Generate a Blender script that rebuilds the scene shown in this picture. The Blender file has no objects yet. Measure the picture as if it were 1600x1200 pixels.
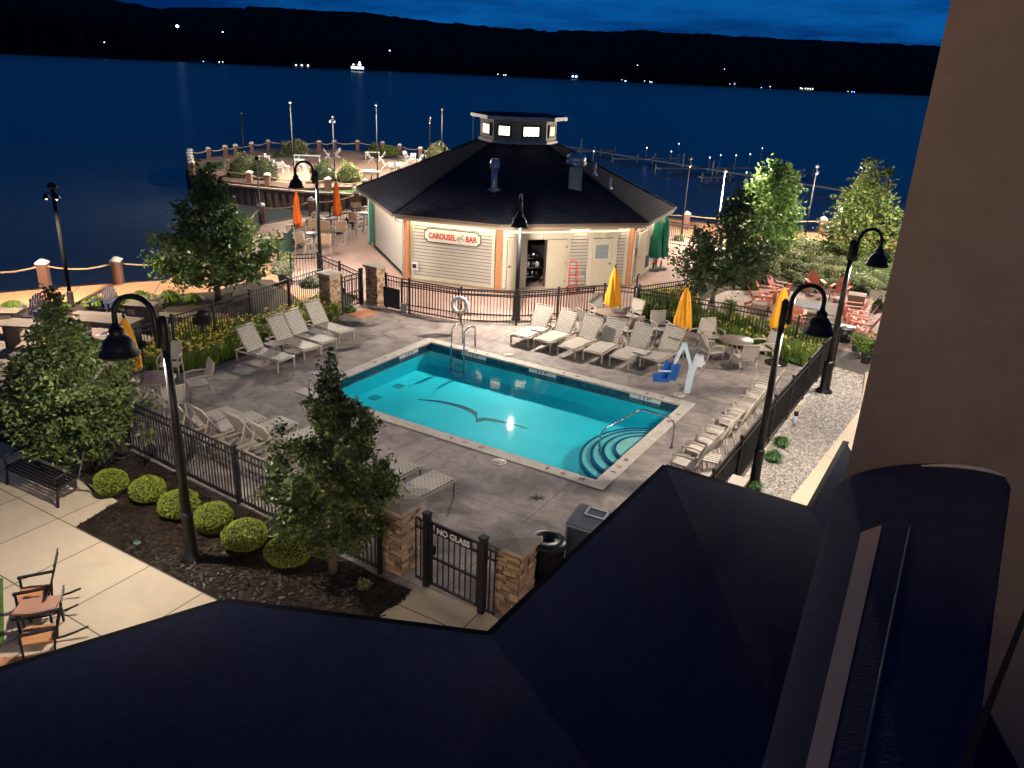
import bpy, bmesh, math, random
import numpy as np
from mathutils import Vector, Matrix
from mathutils.geometry import tessellate_polygon
random.seed(7)
rng = np.random.default_rng(11)
R = math.radians
scn = bpy.context.scene
col = scn.collection

# ------------------------------------------------------------------ camera
CAM_H = 8.5
FPX = 1241.0            # focal length in pixels of the 1600 px wide photograph
PITCH, ROLL = R(21.448), R(2.62)
_f = Vector((0, math.cos(PITCH), -math.sin(PITCH)))
_r0 = Vector((1, 0, 0)); _u0 = _r0.cross(_f)
_r = _r0 * math.cos(ROLL) + _u0 * math.sin(ROLL)
_u = -_r0 * math.sin(ROLL) + _u0 * math.cos(ROLL)
CAM = Vector((0, 0, CAM_H))
cd = bpy.data.cameras.new('camera'); cam = bpy.data.objects.new('camera', cd); col.objects.link(cam)
cd.sensor_width = 36; cd.lens = 36 * FPX / 1600; cd.clip_start = 0.1; cd.clip_end = 12000
m = Matrix((( _r.x, _u.x, -_f.x, 0), (_r.y, _u.y, -_f.y, 0), (_r.z, _u.z, -_f.z, CAM_H), (0, 0, 0, 1)))
cam.matrix_world = m
scn.camera = cam

def ray(px, py): return _f * FPX + _r * (px - 800) + _u * (600 - py)
def G(px, py, z=0.0):
    d = ray(px, py); t = (z - CAM_H) / d.z; return CAM + d * t
def V(px, py, Y):
    d = ray(px, py); return CAM + d * (Y / d.y)
def P(p):
    d = Vector(p) - CAM; k = d.dot(_f)
    return (800 + FPX * d.dot(_r) / k, 600 - FPX * d.dot(_u) / k)
def HT(px, py, top, z=0.0):             # height of the thing whose foot is at px,py and whose top is at image row top
    g = G(px, py, z); lo, hi = 0.0, 14.0
    for _ in range(40):
        mid = (lo + hi) / 2
        if P(g + Vector((0, 0, mid)))[1] > top: lo = mid
        else: hi = mid
    return lo

# ------------------------------------------------------------------ world: late dusk sky with dark clouds
w = bpy.data.worlds.new('World'); scn.world = w; w.use_nodes = True
nt = w.node_tree; nt.nodes.clear()
def N(t, **k):
    n = nt.nodes.new(t)
    for a, b in k.items(): setattr(n, a, b)
    return n
out = N('ShaderNodeOutputWorld'); bg = N('ShaderNodeBackground')
tc = N('ShaderNodeTexCoord'); sep = N('ShaderNodeSeparateXYZ'); nt.links.new(tc.outputs['Generated'], sep.inputs[0])
rp = N('ShaderNodeValToRGB'); nt.links.new(sep.outputs['Z'], rp.inputs[0])
e = rp.color_ramp.elements
e[0].position = 0.0; e[0].color = (0.0010, 0.042, 0.170, 1)
e[1].position = 0.6; e[1].color = (0.0015, 0.013, 0.060, 1)
k = e.new(0.12); k.color = (0.0008, 0.035, 0.145, 1)
k = e.new(0.25); k.color = (0.0008, 0.027, 0.105, 1)
mp = N('ShaderNodeMapping'); mp.inputs['Scale'].default_value = (2.2, 2.2, 16); mp.inputs['Location'].default_value = (0.3, 0.1, 0.55)
nz = N('ShaderNodeTexNoise'); nz.inputs['Scale'].default_value = 1.6; nz.inputs['Detail'].default_value = 6; nz.inputs['Roughness'].default_value = 0.62
nt.links.new(tc.outputs['Generated'], mp.inputs[0]); nt.links.new(mp.outputs[0], nz.inputs[0])
cr = N('ShaderNodeValToRGB'); cr.color_ramp.elements[0].position = 0.40; cr.color_ramp.elements[1].position = 0.62
cr.color_ramp.elements[0].color = (1.5, 1.6, 1.45, 1); cr.color_ramp.elements[1].color = (0.38, 0.36, 0.5, 1)
nt.links.new(nz.outputs[0], cr.inputs[0])
mx = N('ShaderNodeMix', data_type='RGBA', blend_type='MULTIPLY'); mx.inputs[0].default_value = 1
nt.links.new(rp.outputs[0], mx.inputs[6]); nt.links.new(cr.outputs[0], mx.inputs[7])
nt.links.new(mx.outputs[2], bg.inputs[0]); bg.inputs[1].default_value = 1.45
nt.links.new(bg.outputs[0], out.inputs[0])
scn.view_settings.view_transform = 'Standard'; scn.view_settings.look = 'None'
scn.view_settings.exposure = 0.0; scn.view_settings.gamma = 1.0
scn.cycles.use_denoising = True
scn.cycles.max_bounces = 5; scn.cycles.diffuse_bounces = 2; scn.cycles.transparent_max_bounces = 16
scn.cycles.sample_clamp_indirect = 4.0
scn.cycles.caustics_reflective = False; scn.cycles.caustics_refractive = False

# ------------------------------------------------------------------ materials
MATS = {}
def mat(name, c, rough=0.7, c2=None, scale=6.0, bump=0.0, bscale=None, metal=0.0, emis=None, es=0.0, spec=0.5, detail=4, coord='Object', stretch=None, tr=0.0):
    if name in MATS: return MATS[name]
    M = bpy.data.materials.new(name); M.use_nodes = True; t = M.node_tree; b = t.nodes['Principled BSDF']
    b.inputs['Base Color'].default_value = (*c, 1); b.inputs['Roughness'].default_value = rough
    b.inputs['Metallic'].default_value = metal; b.inputs['Specular IOR Level'].default_value = spec
    if emis: b.inputs['Emission Color'].default_value = (*emis, 1); b.inputs['Emission Strength'].default_value = es
    if c2 is not None or bump:
        tcn = t.nodes.new('ShaderNodeTexCoord'); src = tcn.outputs[coord]
        if stretch:
            mpn = t.nodes.new('ShaderNodeMapping'); mpn.inputs['Scale'].default_value = stretch
            t.links.new(src, mpn.inputs[0]); src = mpn.outputs[0]
    if c2 is not None:
        n = t.nodes.new('ShaderNodeTexNoise'); n.inputs['Scale'].default_value = scale; n.inputs['Detail'].default_value = detail
        n.inputs['Roughness'].default_value = 0.65
        r = t.nodes.new('ShaderNodeValToRGB'); r.color_ramp.elements[0].position = .34; r.color_ramp.elements[1].position = .68
        r.color_ramp.elements[0].color = (*c, 1); r.color_ramp.elements[1].color = (*c2, 1)
        t.links.new(src, n.inputs[0]); t.links.new(n.outputs[0], r.inputs[0]); t.links.new(r.outputs[0], b.inputs['Base Color'])
    if bump:
        n2 = t.nodes.new('ShaderNodeTexNoise'); n2.inputs['Scale'].default_value = bscale or scale * 3; n2.inputs['Detail'].default_value = 4
        bp = t.nodes.new('ShaderNodeBump'); bp.inputs['Strength'].default_value = bump; bp.inputs['Distance'].default_value = 0.03
        t.links.new(src, n2.inputs[0]); t.links.new(n2.outputs[0], bp.inputs['Height']); t.links.new(bp.outputs[0], b.inputs['Normal'])
    if tr: b.inputs['Subsurface Weight'].default_value = tr
    MATS[name] = M; return M

def leafmat(name, ca, cb, cc=None):
    if name in MATS: return MATS[name]
    M = bpy.data.materials.new(name); M.use_nodes = True; t = M.node_tree; b = t.nodes['Principled BSDF']
    g = t.nodes.new('ShaderNodeNewGeometry'); r = t.nodes.new('ShaderNodeValToRGB')
    r.color_ramp.elements[0].color = (*ca, 1); r.color_ramp.elements[1].color = (*cb, 1)
    if cc: k = r.color_ramp.elements.new(.93); k.color = (*cb, 1); r.color_ramp.elements[-1].color = (*cc, 1)
    t.links.new(g.outputs['Random Per Island'], r.inputs[0]); t.links.new(r.outputs[0], b.inputs['Base Color'])
    b.inputs['Roughness'].default_value = .48; b.inputs['Specular IOR Level'].default_value = .35
    tl = t.nodes.new('ShaderNodeBsdfTranslucent'); t.links.new(r.outputs[0], tl.inputs[0])
    ms = t.nodes.new('ShaderNodeMixShader'); ms.inputs[0].default_value = .25
    t.links.new(b.outputs[0], ms.inputs[1]); t.links.new(tl.outputs[0], ms.inputs[2])
    t.links.new(ms.outputs[0], t.nodes['Material Output'].inputs[0])
    MATS[name] = M; return M

# ------------------------------------------------------------------ mesh helpers
class MB:
    def __init__(s): s.v = []; s.f = []; s.smooth = set()
    def add(s, vs, fs, smooth=False):
        o = len(s.v); s.v += [tuple(v) for v in vs]
        for f in fs:
            if smooth: s.smooth.add(len(s.f))
            s.f.append(tuple(i + o for i in f))
        return s
    def box(s, c, d, rz=0, M=None):
        x, y, z = d[0] / 2, d[1] / 2, d[2] / 2
        vs = [Vector((a * x, b * y, e * z)) for e in (-1, 1) for b in (-1, 1) for a in (-1, 1)]
        Q = M if M is not None else Matrix.Rotation(rz, 3, 'Z'); c = Vector(c)
        return s.add([Q @ v + c for v in vs], [(0, 2, 3, 1), (4, 5, 7, 6), (0, 1, 5, 4), (2, 6, 7, 3), (0, 4, 6, 2), (1, 3, 7, 5)])
    def bar(s, a, b, wd, ht=None, up=(0, 0, 1)):       # rectangular bar from a to b
        a = Vector(a); b = Vector(b); ht = ht or wd; d = b - a; L = d.length
        if L < 1e-6: return s
        d /= L; up = Vector(up)
        if abs(d.dot(up)) > .99: up = Vector((0, 1, 0)) if abs(d.y) < .9 else Vector((1, 0, 0))
        sx = d.cross(up).normalized(); uz = sx.cross(d)
        Q = Matrix((d, sx, uz)).transposed()
        return s.box((a + b) / 2, (L, wd, ht), M=Q)
    def tube(s, pts, r, n=8, caps=True):
        pts = [Vector(p) for p in pts]; rs = r if isinstance(r, (list, tuple)) else [r] * len(pts)
        vs = []; ref = None
        for i, p in enumerate(pts):
            d = (pts[min(i + 1, len(pts) - 1)] - pts[max(i - 1, 0)]).normalized()
            if ref is None: ref = Vector((0, 0, 1)) if abs(d.z) < .9 else Vector((1, 0, 0))
            sx = d.cross(ref)
            if sx.length < 1e-4: sx = d.orthogonal()
            sx.normalize(); uz = sx.cross(d).normalized(); ref = uz
            for k in range(n):
                a = 2 * math.pi * k / n; vs.append(p + (sx * math.cos(a) + uz * math.sin(a)) * rs[i])
        fs = [(i * n + k, i * n + (k + 1) % n, (i + 1) * n + (k + 1) % n, (i + 1) * n + k) for i in range(len(pts) - 1) for k in range(n)]
        s.add(vs, fs, True)
        if caps:
            o = len(s.v) - len(vs); s.f.append(tuple(range(o + n - 1, o - 1, -1))); s.f.append(tuple(range(o + (len(pts) - 1) * n, o + len(pts) * n)))
        return s
    def lathe(s, prof, n=20, c=(0, 0, 0), wob=None):
        vs = []; c = Vector(c)
        for i, (r, z) in enumerate(prof):
            for k in range(n):
                a = 2 * math.pi * k / n; rr = r * (wob(a, z) if wob else 1)
                vs.append(c + Vector((rr * math.cos(a), rr * math.sin(a), z)))
        fs = [(i * n + k, i * n + (k + 1) % n, (i + 1) * n + (k + 1) % n, (i + 1) * n + k) for i in range(len(prof) - 1) for k in range(n)]
        s.add(vs, fs, True); o = len(s.v) - len(vs)
        s.f.append(tuple(range(o + n - 1, o - 1, -1))); s.f.append(tuple(range(o + (len(prof) - 1) * n, o + len(prof) * n)))
        return s
    def prism(s, poly, z0, z1, holes=()):
        loops = [[Vector((p[0], p[1], 0)) for p in poly]] + [[Vector((p[0], p[1], 0)) for p in h] for h in holes]
        flat = [p for l in loops for p in l]; tri = tessellate_polygon(loops); n = len(flat)
        fs = []
        for t in tri:
            a, b, c = (flat[i] for i in t)
            if (b - a).cross(c - a).z < 0: t = (t[0], t[2], t[1])
            fs.append(tuple(i + n for i in t)); fs.append((t[2], t[1], t[0]))
        o = 0
        for l in loops:
            k = len(l)
            for i in range(k): j = (i + 1) % k; fs.append((o + i, o + j, o + j + n, o + i + n))
            o += k
        return s.add([(p.x, p.y, z0) for p in flat] + [(p.x, p.y, z1) for p in flat], fs)
    def sheet(s, poly, z, holes=()):
        loops = [[Vector((p[0], p[1], 0)) for p in poly]] + [[Vector((p[0], p[1], 0)) for p in h] for h in holes]
        flat = [p for l in loops for p in l]; fs = []
        for t in tessellate_polygon(loops):
            a, b, c = (flat[i] for i in t)
            if (b - a).cross(c - a).z < 0: t = (t[0], t[2], t[1])
            fs.append(tuple(t))
        return s.add([(p.x, p.y, z) for p in flat], fs)
    def build(s, name, m, parent=None, loc=None, rz=0, fixn=False):
        me = bpy.data.meshes.new(name); me.from_pydata(s.v, [], s.f)
        if s.smooth:
            fl = np.zeros(len(s.f), dtype=bool); fl[list(s.smooth)] = True; me.polygons.foreach_set('use_smooth', fl)
        me.materials.append(m); me.validate()
        if fixn:
            b = bmesh.new(); b.from_mesh(me); bmesh.ops.recalc_face_normals(b, faces=b.faces); b.to_mesh(me); b.free()
        me.update()
        o = bpy.data.objects.new(name, me); col.objects.link(o)
        if parent: o.parent = parent
        if loc is not None: o.location = loc
        o.rotation_euler[2] = rz
        return o

def tag(o, label=None, cat=None, group=None, kind=None):
    if label: o['label'] = label
    if cat: o['category'] = cat
    if group: o['group'] = group
    if kind: o['kind'] = kind
    return o
def thing(name, label, cat, loc=(0, 0, 0), rz=0, group=None):
    o = bpy.data.objects.new(name, None); col.objects.link(o); o.location = loc; o.rotation_euler[2] = rz
    o.empty_display_size = .2
    return tag(o, label, cat, group)
def copy_tree(o, parent=None):
    c = o.copy(); col.objects.link(c)
    if parent: c.parent = parent
    for ch in [x for x in KIDS.get(o.name, [])]: copy_tree(ch, c)
    return c
KIDS = {}
class Proto:
    """first place() moves the original itself; later ones copy it and its parts"""
    def __init__(s, root):
        s.root = root; s.used = False
        def reg(o):
            KIDS[o.name] = [x for x in bpy.data.objects if x.parent == o]
            for x in KIDS[o.name]: reg(x)
        reg(root)
    def place(s, loc, rz, label, group=None, scale=None):
        o = s.root if not s.used else copy_tree(s.root)
        s.used = True; o.location = loc; o.rotation_euler[2] = rz; o['label'] = label
        if group: o['group'] = group
        if scale: o.scale = scale if isinstance(scale, (tuple, list)) else (scale,) * 3
        return o
def struct(name, mb, m, **k): return tag(mb.build(name, m, **k), kind='structure')
ORD = ['first', 'second', 'third', 'fourth', 'fifth', 'sixth', 'seventh', 'eighth', 'ninth', 'tenth', 'eleventh', 'twelfth', 'thirteenth', 'fourteenth', 'fifteenth', 'sixteenth', 'seventeenth', 'eighteenth']
def ang(a, b): return math.atan2(b[1] - a[1], b[0] - a[0])

def text_mb(txt, size, depth, bold=0.0, sx=1.0):
    c = bpy.data.curves.new('t', 'FONT'); c.body = txt; c.size = size; c.extrude = depth; c.align_x = 'CENTER'; c.align_y = 'CENTER'; c.offset = bold
    o = bpy.data.objects.new('t', c); col.objects.link(o)
    dg = bpy.context.evaluated_depsgraph_get(); me = bpy.data.meshes.new_from_object(o.evaluated_get(dg))
    b = MB(); b.add([(v.co.x * sx, v.co.y, v.co.z) for v in me.vertices], [tuple(p.vertices) for p in me.polygons])
    bpy.data.objects.remove(o); bpy.data.curves.remove(c); bpy.data.meshes.remove(me)
    return b
def xf(mb, M):
    mb.v = [tuple(M @ Vector(v)) for v in mb.v]; return mb

def leaf_mesh(name, cen, size, m, parent=None, up=0.25, aspect=.5, droop=0.0, szvar=.35):
    """many leaf-sized quads, one at each centre"""
    cen = np.asarray(cen, float); n = len(cen)
    d = rng.normal(size=(n, 3)); d[:, 2] = d[:, 2] * .6 - droop; d /= np.linalg.norm(d, axis=1)[:, None]
    nn = rng.normal(size=(n, 3)); nn[:, 2] = np.abs(nn[:, 2]) + up; s = np.cross(d, nn); s /= np.linalg.norm(s, axis=1)[:, None] + 1e-9
    L = size * (1 + szvar * rng.normal(size=n)).clip(.4, 2)
    a = d * L[:, None] * .5; b = s * (L * aspect * .5)[:, None]
    v = np.stack([cen - a, cen + b - a * .1, cen + a, cen - b - a * .1], 1).reshape(-1, 3)
    me = bpy.data.meshes.new(name); me.vertices.add(4 * n); me.vertices.foreach_set('co', v.ravel())
    me.loops.add(4 * n); me.loops.foreach_set('vertex_index', np.arange(4 * n, dtype=np.int32))
    me.polygons.add(n); me.polygons.foreach_set('loop_start', np.arange(0, 4 * n, 4, dtype=np.int32))
    me.materials.append(m); me.update(); me.validate()
    o = bpy.data.objects.new(name, me); col.objects.link(o)
    if parent: o.parent = parent
    return o

# lamp powers (watts)
LP = dict(L1=1000, L2=1100, L3=1200, L4=2200, L5=1800, L6=3800, prom=3300, pier=4000, right=3800, soffit=50,
          porch=[(-3.4, 6.4, 2.6, 245), (-.9, 6.4, 2.65, 110), (-6.0, 4.8, 2.6, 210), (3.0, 9.5, 2.65, 40), (.6, -.6, 9.9, 430)])

# ------------------------------------------------------------------ material palette
black = mat('black_metal', (.012, .012, .014), .42, spec=.35)
fenceM = mat('fence_metal', (.010, .010, .012), .45)
steel = mat('stainless', (.75, .76, .78), .18, metal=1.0)
galv = mat('galvanised', (.55, .57, .58), .35, metal=.8)
capM = mat('white_cap', (.75, .73, .72), .5)
brownpost = mat('composite_brown', (.15, .075, .055), .7, c2=(.20, .10, .075), scale=9, bump=.2)
ropeM = mat('rope', (.62, .47, .28), .9, c2=(.48, .34, .2), scale=60, bump=.6)
chairM = mat('taupe_frame', (.46, .40, .33), .45)
slingM = mat('taupe_sling', (.40, .36, .32), .8, c2=(.50, .46, .41), scale=90, bump=.3)
whiteP = mat('white_paint', (.78, .78, .76), .4)
coral = mat('coral_paint', (.86, .26, .17), .55, c2=(.78, .22, .14), scale=5)
navyP = mat('navy_paint', (.010, .016, .05), .5)
yellowF = mat('yellow_canvas', (.80, .36, .012), .85, c2=(.72, .30, .01), scale=7, bump=.3)
orangeF = mat('orange_canvas', (.80, .16, .01), .85, c2=(.7, .12, .01), scale=7, bump=.3)
greenF = mat('green_canvas', (.004, .17, .11), .85, c2=(.003, .13, .085), scale=7, bump=.3)
greenP = mat('green_paint', (.01, .17, .11), .6)
trimM = mat('cream_trim', (.66, .60, .46), .6, c2=(.62, .56, .43), scale=4)
postO = mat('orange_brown_paint', (.52, .22, .09), .65, c2=(.45, .18, .07), scale=8)
woodM = mat('cedar', (.50, .22, .08), .5, c2=(.34, .13, .045), scale=5, stretch=(1, 8, 1), bump=.2)
barkM = mat('bark', (.09, .065, .045), .9, c2=(.16, .12, .08), scale=9, stretch=(3, 3, .6), bump=.8)
redP = mat('red_paint', (.75, .05, .035), .45)
liftM = mat('pale_blue_paint', (.62, .76, .86), .35)
blueP = mat('blue_plastic', (.01, .11, .42), .4)
bulbM = mat('lamp_bulb', (1, 1, 1), .5, emis=(1.0, .86, .66), es=55)
tableTop = mat('bronze_tabletop', (.25, .19, .15), .35, c2=(.19, .15, .12), scale=12)
darkTop = mat('slate_tabletop', (.06, .065, .08), .4)
plankM = mat('grey_planks', (.10, .085, .08), .85, c2=(.15, .13, .12), scale=4, stretch=(1, 9, 1))
mulchM = mat('mulch', (.012, .008, .006), .95, c2=(.036, .023, .017), scale=24, bump=1.0, bscale=50, coord='Object')
soilM = mat('soil', (.05, .038, .028), .95, c2=(.08, .06, .045), scale=5)
lawnM = mat('lawn', (.05, .11, .02), .9, c2=(.09, .17, .035), scale=14, bump=.8, bscale=90)
potM = mat('grey_pot', (.11, .11, .12), .6)
boxleaf = leafmat('boxwood_leaf', (.15, .21, .02), (.32, .38, .05))
treeleaf = leafmat('tree_leaf', (.022, .044, .014), (.14, .185, .055), (.40, .40, .16))
darkleaf = leafmat('dark_leaf', (.028, .052, .022), (.07, .11, .035))
brightleaf = leafmat('bright_leaf', (.10, .19, .05), (.24, .36, .11))
shrubleaf = leafmat('shrub_leaf', (.12, .17, .04), (.30, .34, .11))
shrub2 = leafmat('olive_leaf', (.20, .23, .09), (.50, .50, .24))
grassleaf = leafmat('grass_blade', (.07, .13, .02), (.17, .26, .05))
lilyleaf = leafmat('lily_blade', (.08, .15, .02), (.22, .30, .05))
lilyflower = leafmat('yellow_petal', (.80, .58, .08), (.85, .70, .18))
greyleaf = leafmat('sage_leaf', (.22, .25, .14), (.46, .48, .30))

def slab_mat(name, c, c2, jx, jy, rot, jw=.012, scale=3.0, dark=.45, bump=.15, rough=.72, fine=30, loc=(0, 0)):
    """poured slabs: mottled colour, scored joints every jx by jy metres"""
    M = bpy.data.materials.new(name); M.use_nodes = True; t = M.node_tree; b = t.nodes['Principled BSDF']; b.inputs['Roughness'].default_value = rough
    tcn = t.nodes.new('ShaderNodeTexCoord'); mp = t.nodes.new('ShaderNodeMapping'); mp.inputs['Rotation'].default_value = (0, 0, rot); mp.inputs['Location'].default_value = (loc[0], loc[1], 0)
    t.links.new(tcn.outputs['Object'], mp.inputs[0])
    n = t.nodes.new('ShaderNodeTexNoise'); n.inputs['Scale'].default_value = scale; n.inputs['Detail'].default_value = 8; n.inputs['Roughness'].default_value = .7
    n.inputs['Distortion'].default_value = .6
    r = t.nodes.new('ShaderNodeValToRGB'); r.color_ramp.elements[0].position = .33; r.color_ramp.elements[1].position = .68
    r.color_ramp.elements[0].color = (*c, 1); r.color_ramp.elements[1].color = (*c2, 1)
    t.links.new(mp.outputs[0], n.inputs[0]); t.links.new(n.outputs[0], r.inputs[0])
    br = t.nodes.new('ShaderNodeTexBrick'); br.offset = 0; br.inputs['Scale'].default_value = 1; br.inputs['Brick Width'].default_value = jx; br.inputs['Row Height'].default_value = jy
    br.inputs['Mortar Size'].default_value = jw; br.inputs['Mortar Smooth'].default_value = .3
    br.inputs['Color1'].default_value = (1, 1, 1, 1); br.inputs['Color2'].default_value = (.93, .93, .93, 1); br.inputs['Mortar'].default_value = (dark, dark, dark, 1)
    t.links.new(mp.outputs[0], br.inputs[0])
    mx = t.nodes.new('ShaderNodeMix'); mx.data_type = 'RGBA'; mx.blend_type = 'MULTIPLY'; mx.inputs[0].default_value = 1
    t.links.new(r.outputs[0], mx.inputs[6]); t.links.new(br.outputs[0], mx.inputs[7]); t.links.new(mx.outputs[2], b.inputs['Base Color'])
    n2 = t.nodes.new('ShaderNodeTexNoise'); n2.inputs['Scale'].default_value = fine; n2.inputs['Detail'].default_value = 5
    t.links.new(mp.outputs[0], n2.inputs[0])
    bp = t.nodes.new('ShaderNodeBump'); bp.inputs['Strength'].default_value = bump; bp.inputs['Distance'].default_value = .02
    t.links.new(n2.outputs[0], bp.inputs['Height']); t.links.new(bp.outputs[0], b.inputs['Normal'])
    return M
POOLROT = R(-30.6)
deckM = slab_mat('stamped_deck', (.125, .105, .098), (.37, .318, .292), 3.4, 3.1, -POOLROT, scale=1.5, bump=.5, dark=.4, fine=14)
_j0, _j1, _j2 = G(118, 824), G(352, 944), G(235, 885); _th = ang(_j0, _j1); _ju = Vector((math.cos(_th), math.sin(_th), 0)); _jv = Vector((-_ju.y, _ju.x, 0)); _js = (G(321, 925) - G(235, 885)).dot(_ju)
_jt = abs((G(100, 960) - _j2).dot(_jv))
patioM = slab_mat('broom_concrete', (.45, .375, .275), (.54, .45, .34), _js, _jt, -_th, scale=1.3, bump=.08, dark=.22, jw=.014, loc=(-_j2.dot(_ju) % _js, -_j2.dot(_jv) % _jt))
promM = slab_mat('tan_concrete', (.56, .30, .165), (.63, .36, .205), 2.9, 50, R(-15), scale=.8, bump=.08, dark=.25, jw=.02)
pinkM = slab_mat('pink_concrete', (.42, .285, .25), (.52, .36, .315), 3.6, 3.6, R(20), scale=.9, bump=.1, dark=.6)
pierM = slab_mat('pier_paving', (.38, .25, .18), (.48, .33, .245), .6, .6, R(10), scale=1.2, bump=.15, dark=.8, jw=.012)
walkM = slab_mat('walk_concrete', (.50, .40, .29), (.56, .46, .345), 40, 2.6, R(60), scale=1.2, bump=.06, dark=.3)
firepitM = slab_mat('patio_flags', (.36, .25, .18), (.47, .33, .25), 1.5, 1.5, R(25), scale=1.1, bump=.1, dark=.5)
copingM = slab_mat('coping_stone', (.42, .38, .33), (.60, .55, .49), 1.2, 50, -POOLROT, scale=4, bump=.1, dark=.7, jw=.008)

def brick_mat(name, cols, bw, bh, mortar, msize=.01, bump=.6, rough=.85, nscale=7, offset=.5, spec=.5):
    M = bpy.data.materials.new(name); M.use_nodes = True; t = M.node_tree; b = t.nodes['Principled BSDF']; b.inputs['Roughness'].default_value = rough; b.inputs['Specular IOR Level'].default_value = spec
    tcn = t.nodes.new('ShaderNodeTexCoord'); sp = t.nodes.new('ShaderNodeSeparateXYZ'); cb = t.nodes.new('ShaderNodeCombineXYZ'); ad = t.nodes.new('ShaderNodeMath'); ad.operation = 'ADD'
    t.links.new(tcn.outputs['Object'], sp.inputs[0]); t.links.new(sp.outputs[0], ad.inputs[0]); t.links.new(sp.outputs[1], ad.inputs[1])
    t.links.new(ad.outputs[0], cb.inputs[0]); t.links.new(sp.outputs[2], cb.inputs[1])
    br = t.nodes.new('ShaderNodeTexBrick'); br.offset = offset; br.squash = .7; br.squash_frequency = 3
    br.inputs['Scale'].default_value = 1; br.inputs['Brick Width'].default_value = bw; br.inputs['Row Height'].default_value = bh
    br.inputs['Mortar Size'].default_value = msize; br.inputs['Mortar Smooth'].default_value = .4
    br.inputs['Color1'].default_value = (*cols[0], 1); br.inputs['Color2'].default_value = (*cols[1], 1); br.inputs['Mortar'].default_value = (*mortar, 1)
    dn = t.nodes.new('ShaderNodeTexNoise'); dn.inputs['Scale'].default_value = 3; mxv = t.nodes.new('ShaderNodeVectorMath'); mxv.operation = 'MULTIPLY_ADD'
    t.links.new(tcn.outputs['Object'], dn.inputs[0]); t.links.new(dn.outputs[1], mxv.inputs[0]); mxv.inputs[1].default_value = (.06, .05, 0) if bump > .3 else (0, 0, 0); t.links.new(cb.outputs[0], mxv.inputs[2])
    t.links.new(mxv.outputs[0], br.inputs[0])
    n = t.nodes.new('ShaderNodeTexNoise'); n.inputs['Scale'].default_value = nscale; n.inputs['Detail'].default_value = 4
    r = t.nodes.new('ShaderNodeValToRGB'); r.color_ramp.elements[0].color = (.45, .42, .40, 1); r.color_ramp.elements[1].color = (1.3, 1.25, 1.15, 1)
    r.color_ramp.elements[0].position = .3; r.color_ramp.elements[1].position = .7
    t.links.new(tcn.outputs['Object'], n.inputs[0]); t.links.new(n.outputs[0], r.inputs[0])
    mx = t.nodes.new('ShaderNodeMix'); mx.data_type = 'RGBA'; mx.blend_type = 'MULTIPLY'; mx.inputs[0].default_value = 1
    t.links.new(br.outputs[0], mx.inputs[6]); t.links.new(r.outputs[0], mx.inputs[7]); t.links.new(mx.outputs[2], b.inputs['Base Color'])
    bp = t.nodes.new('ShaderNodeBump'); bp.inputs['Strength'].default_value = bump; bp.inputs['Distance'].default_value = .02; bp.invert = True
    t.links.new(br.outputs['Fac'], bp.inputs['Height']); t.links.new(bp.outputs[0], b.inputs['Normal'])
    return M
stoneM = brick_mat('ledge_stone', ((.46, .33, .22), (.24, .18, .14)), .26, .075, (.05, .04, .035), .012)
shingleM = brick_mat('asphalt_shingle', ((.020, .024, .042), (.032, .037, .060)), .30, .11, (.012, .012, .014), .006, bump=.25, nscale=14, spec=.12)
tileM = brick_mat('blue_tile', ((.008, .045, .10), (.02, .10, .17)), .10, .10, (.03, .06, .08), .006, bump=.1, rough=.25, offset=0)
wallStuccoM = mat('hotel_stucco', (.27, .19, .145), .95, c2=(.34, .235, .175), scale=2.2, bump=.5, bscale=90)

def water_mat(name, deep, rough, bump, scale, stretch=(1, 1, 1), clear=False, tint=(.55, .92, .95)):
    M = bpy.data.materials.new(name); M.use_nodes = True; t = M.node_tree; b = t.nodes['Principled BSDF']
    tcn = t.nodes.new('ShaderNodeTexCoord'); mp = t.nodes.new('ShaderNodeMapping'); mp.inputs['Scale'].default_value = stretch
    n = t.nodes.new('ShaderNodeTexNoise'); n.inputs['Scale'].default_value = scale; n.inputs['Detail'].default_value = 5
    bp = t.nodes.new('ShaderNodeBump'); bp.inputs['Strength'].default_value = bump; bp.inputs['Distance'].default_value = .1 if not clear else .01
    t.links.new(tcn.outputs['Object'], mp.inputs[0]); t.links.new(mp.outputs[0], n.inputs[0]); t.links.new(n.outputs[0], bp.inputs['Height'])
    if clear:
        gl = t.nodes.new('ShaderNodeBsdfGlossy'); gl.inputs['Roughness'].default_value = rough; t.links.new(bp.outputs[0], gl.inputs['Normal'])
        tr = t.nodes.new('ShaderNodeBsdfTransparent'); tr.inputs[0].default_value = (*tint, 1)
        fr = t.nodes.new('ShaderNodeFresnel'); fr.inputs[0].default_value = 1.33; t.links.new(bp.outputs[0], fr.inputs['Normal'])
        ge = t.nodes.new('ShaderNodeNewGeometry'); mu = t.nodes.new('ShaderNodeMath'); mu.operation = 'SUBTRACT'; mu.use_clamp = True; t.links.new(fr.outputs[0], mu.inputs[0]); t.links.new(ge.outputs['Backfacing'], mu.inputs[1])
        ms = t.nodes.new('ShaderNodeMixShader'); t.links.new(mu.outputs[0], ms.inputs[0]); t.links.new(tr.outputs[0], ms.inputs[1]); t.links.new(gl.outputs[0], ms.inputs[2])
        t.links.new(ms.outputs[0], t.nodes['Material Output'].inputs[0])
    else:
        b.inputs['Base Color'].default_value = (*deep, 1); b.inputs['Roughness'].default_value = rough; b.inputs['IOR'].default_value = 1.33
        t.links.new(bp.outputs[0], b.inputs['Normal'])
    return M
lakeM = water_mat('lake_water', (.035, .045, .05), .28, .55, .9, (1, .45, 1))
poolwM = water_mat('pool_water', (0, 0, 0), .032, .22, 2.4, clear=True)
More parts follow.
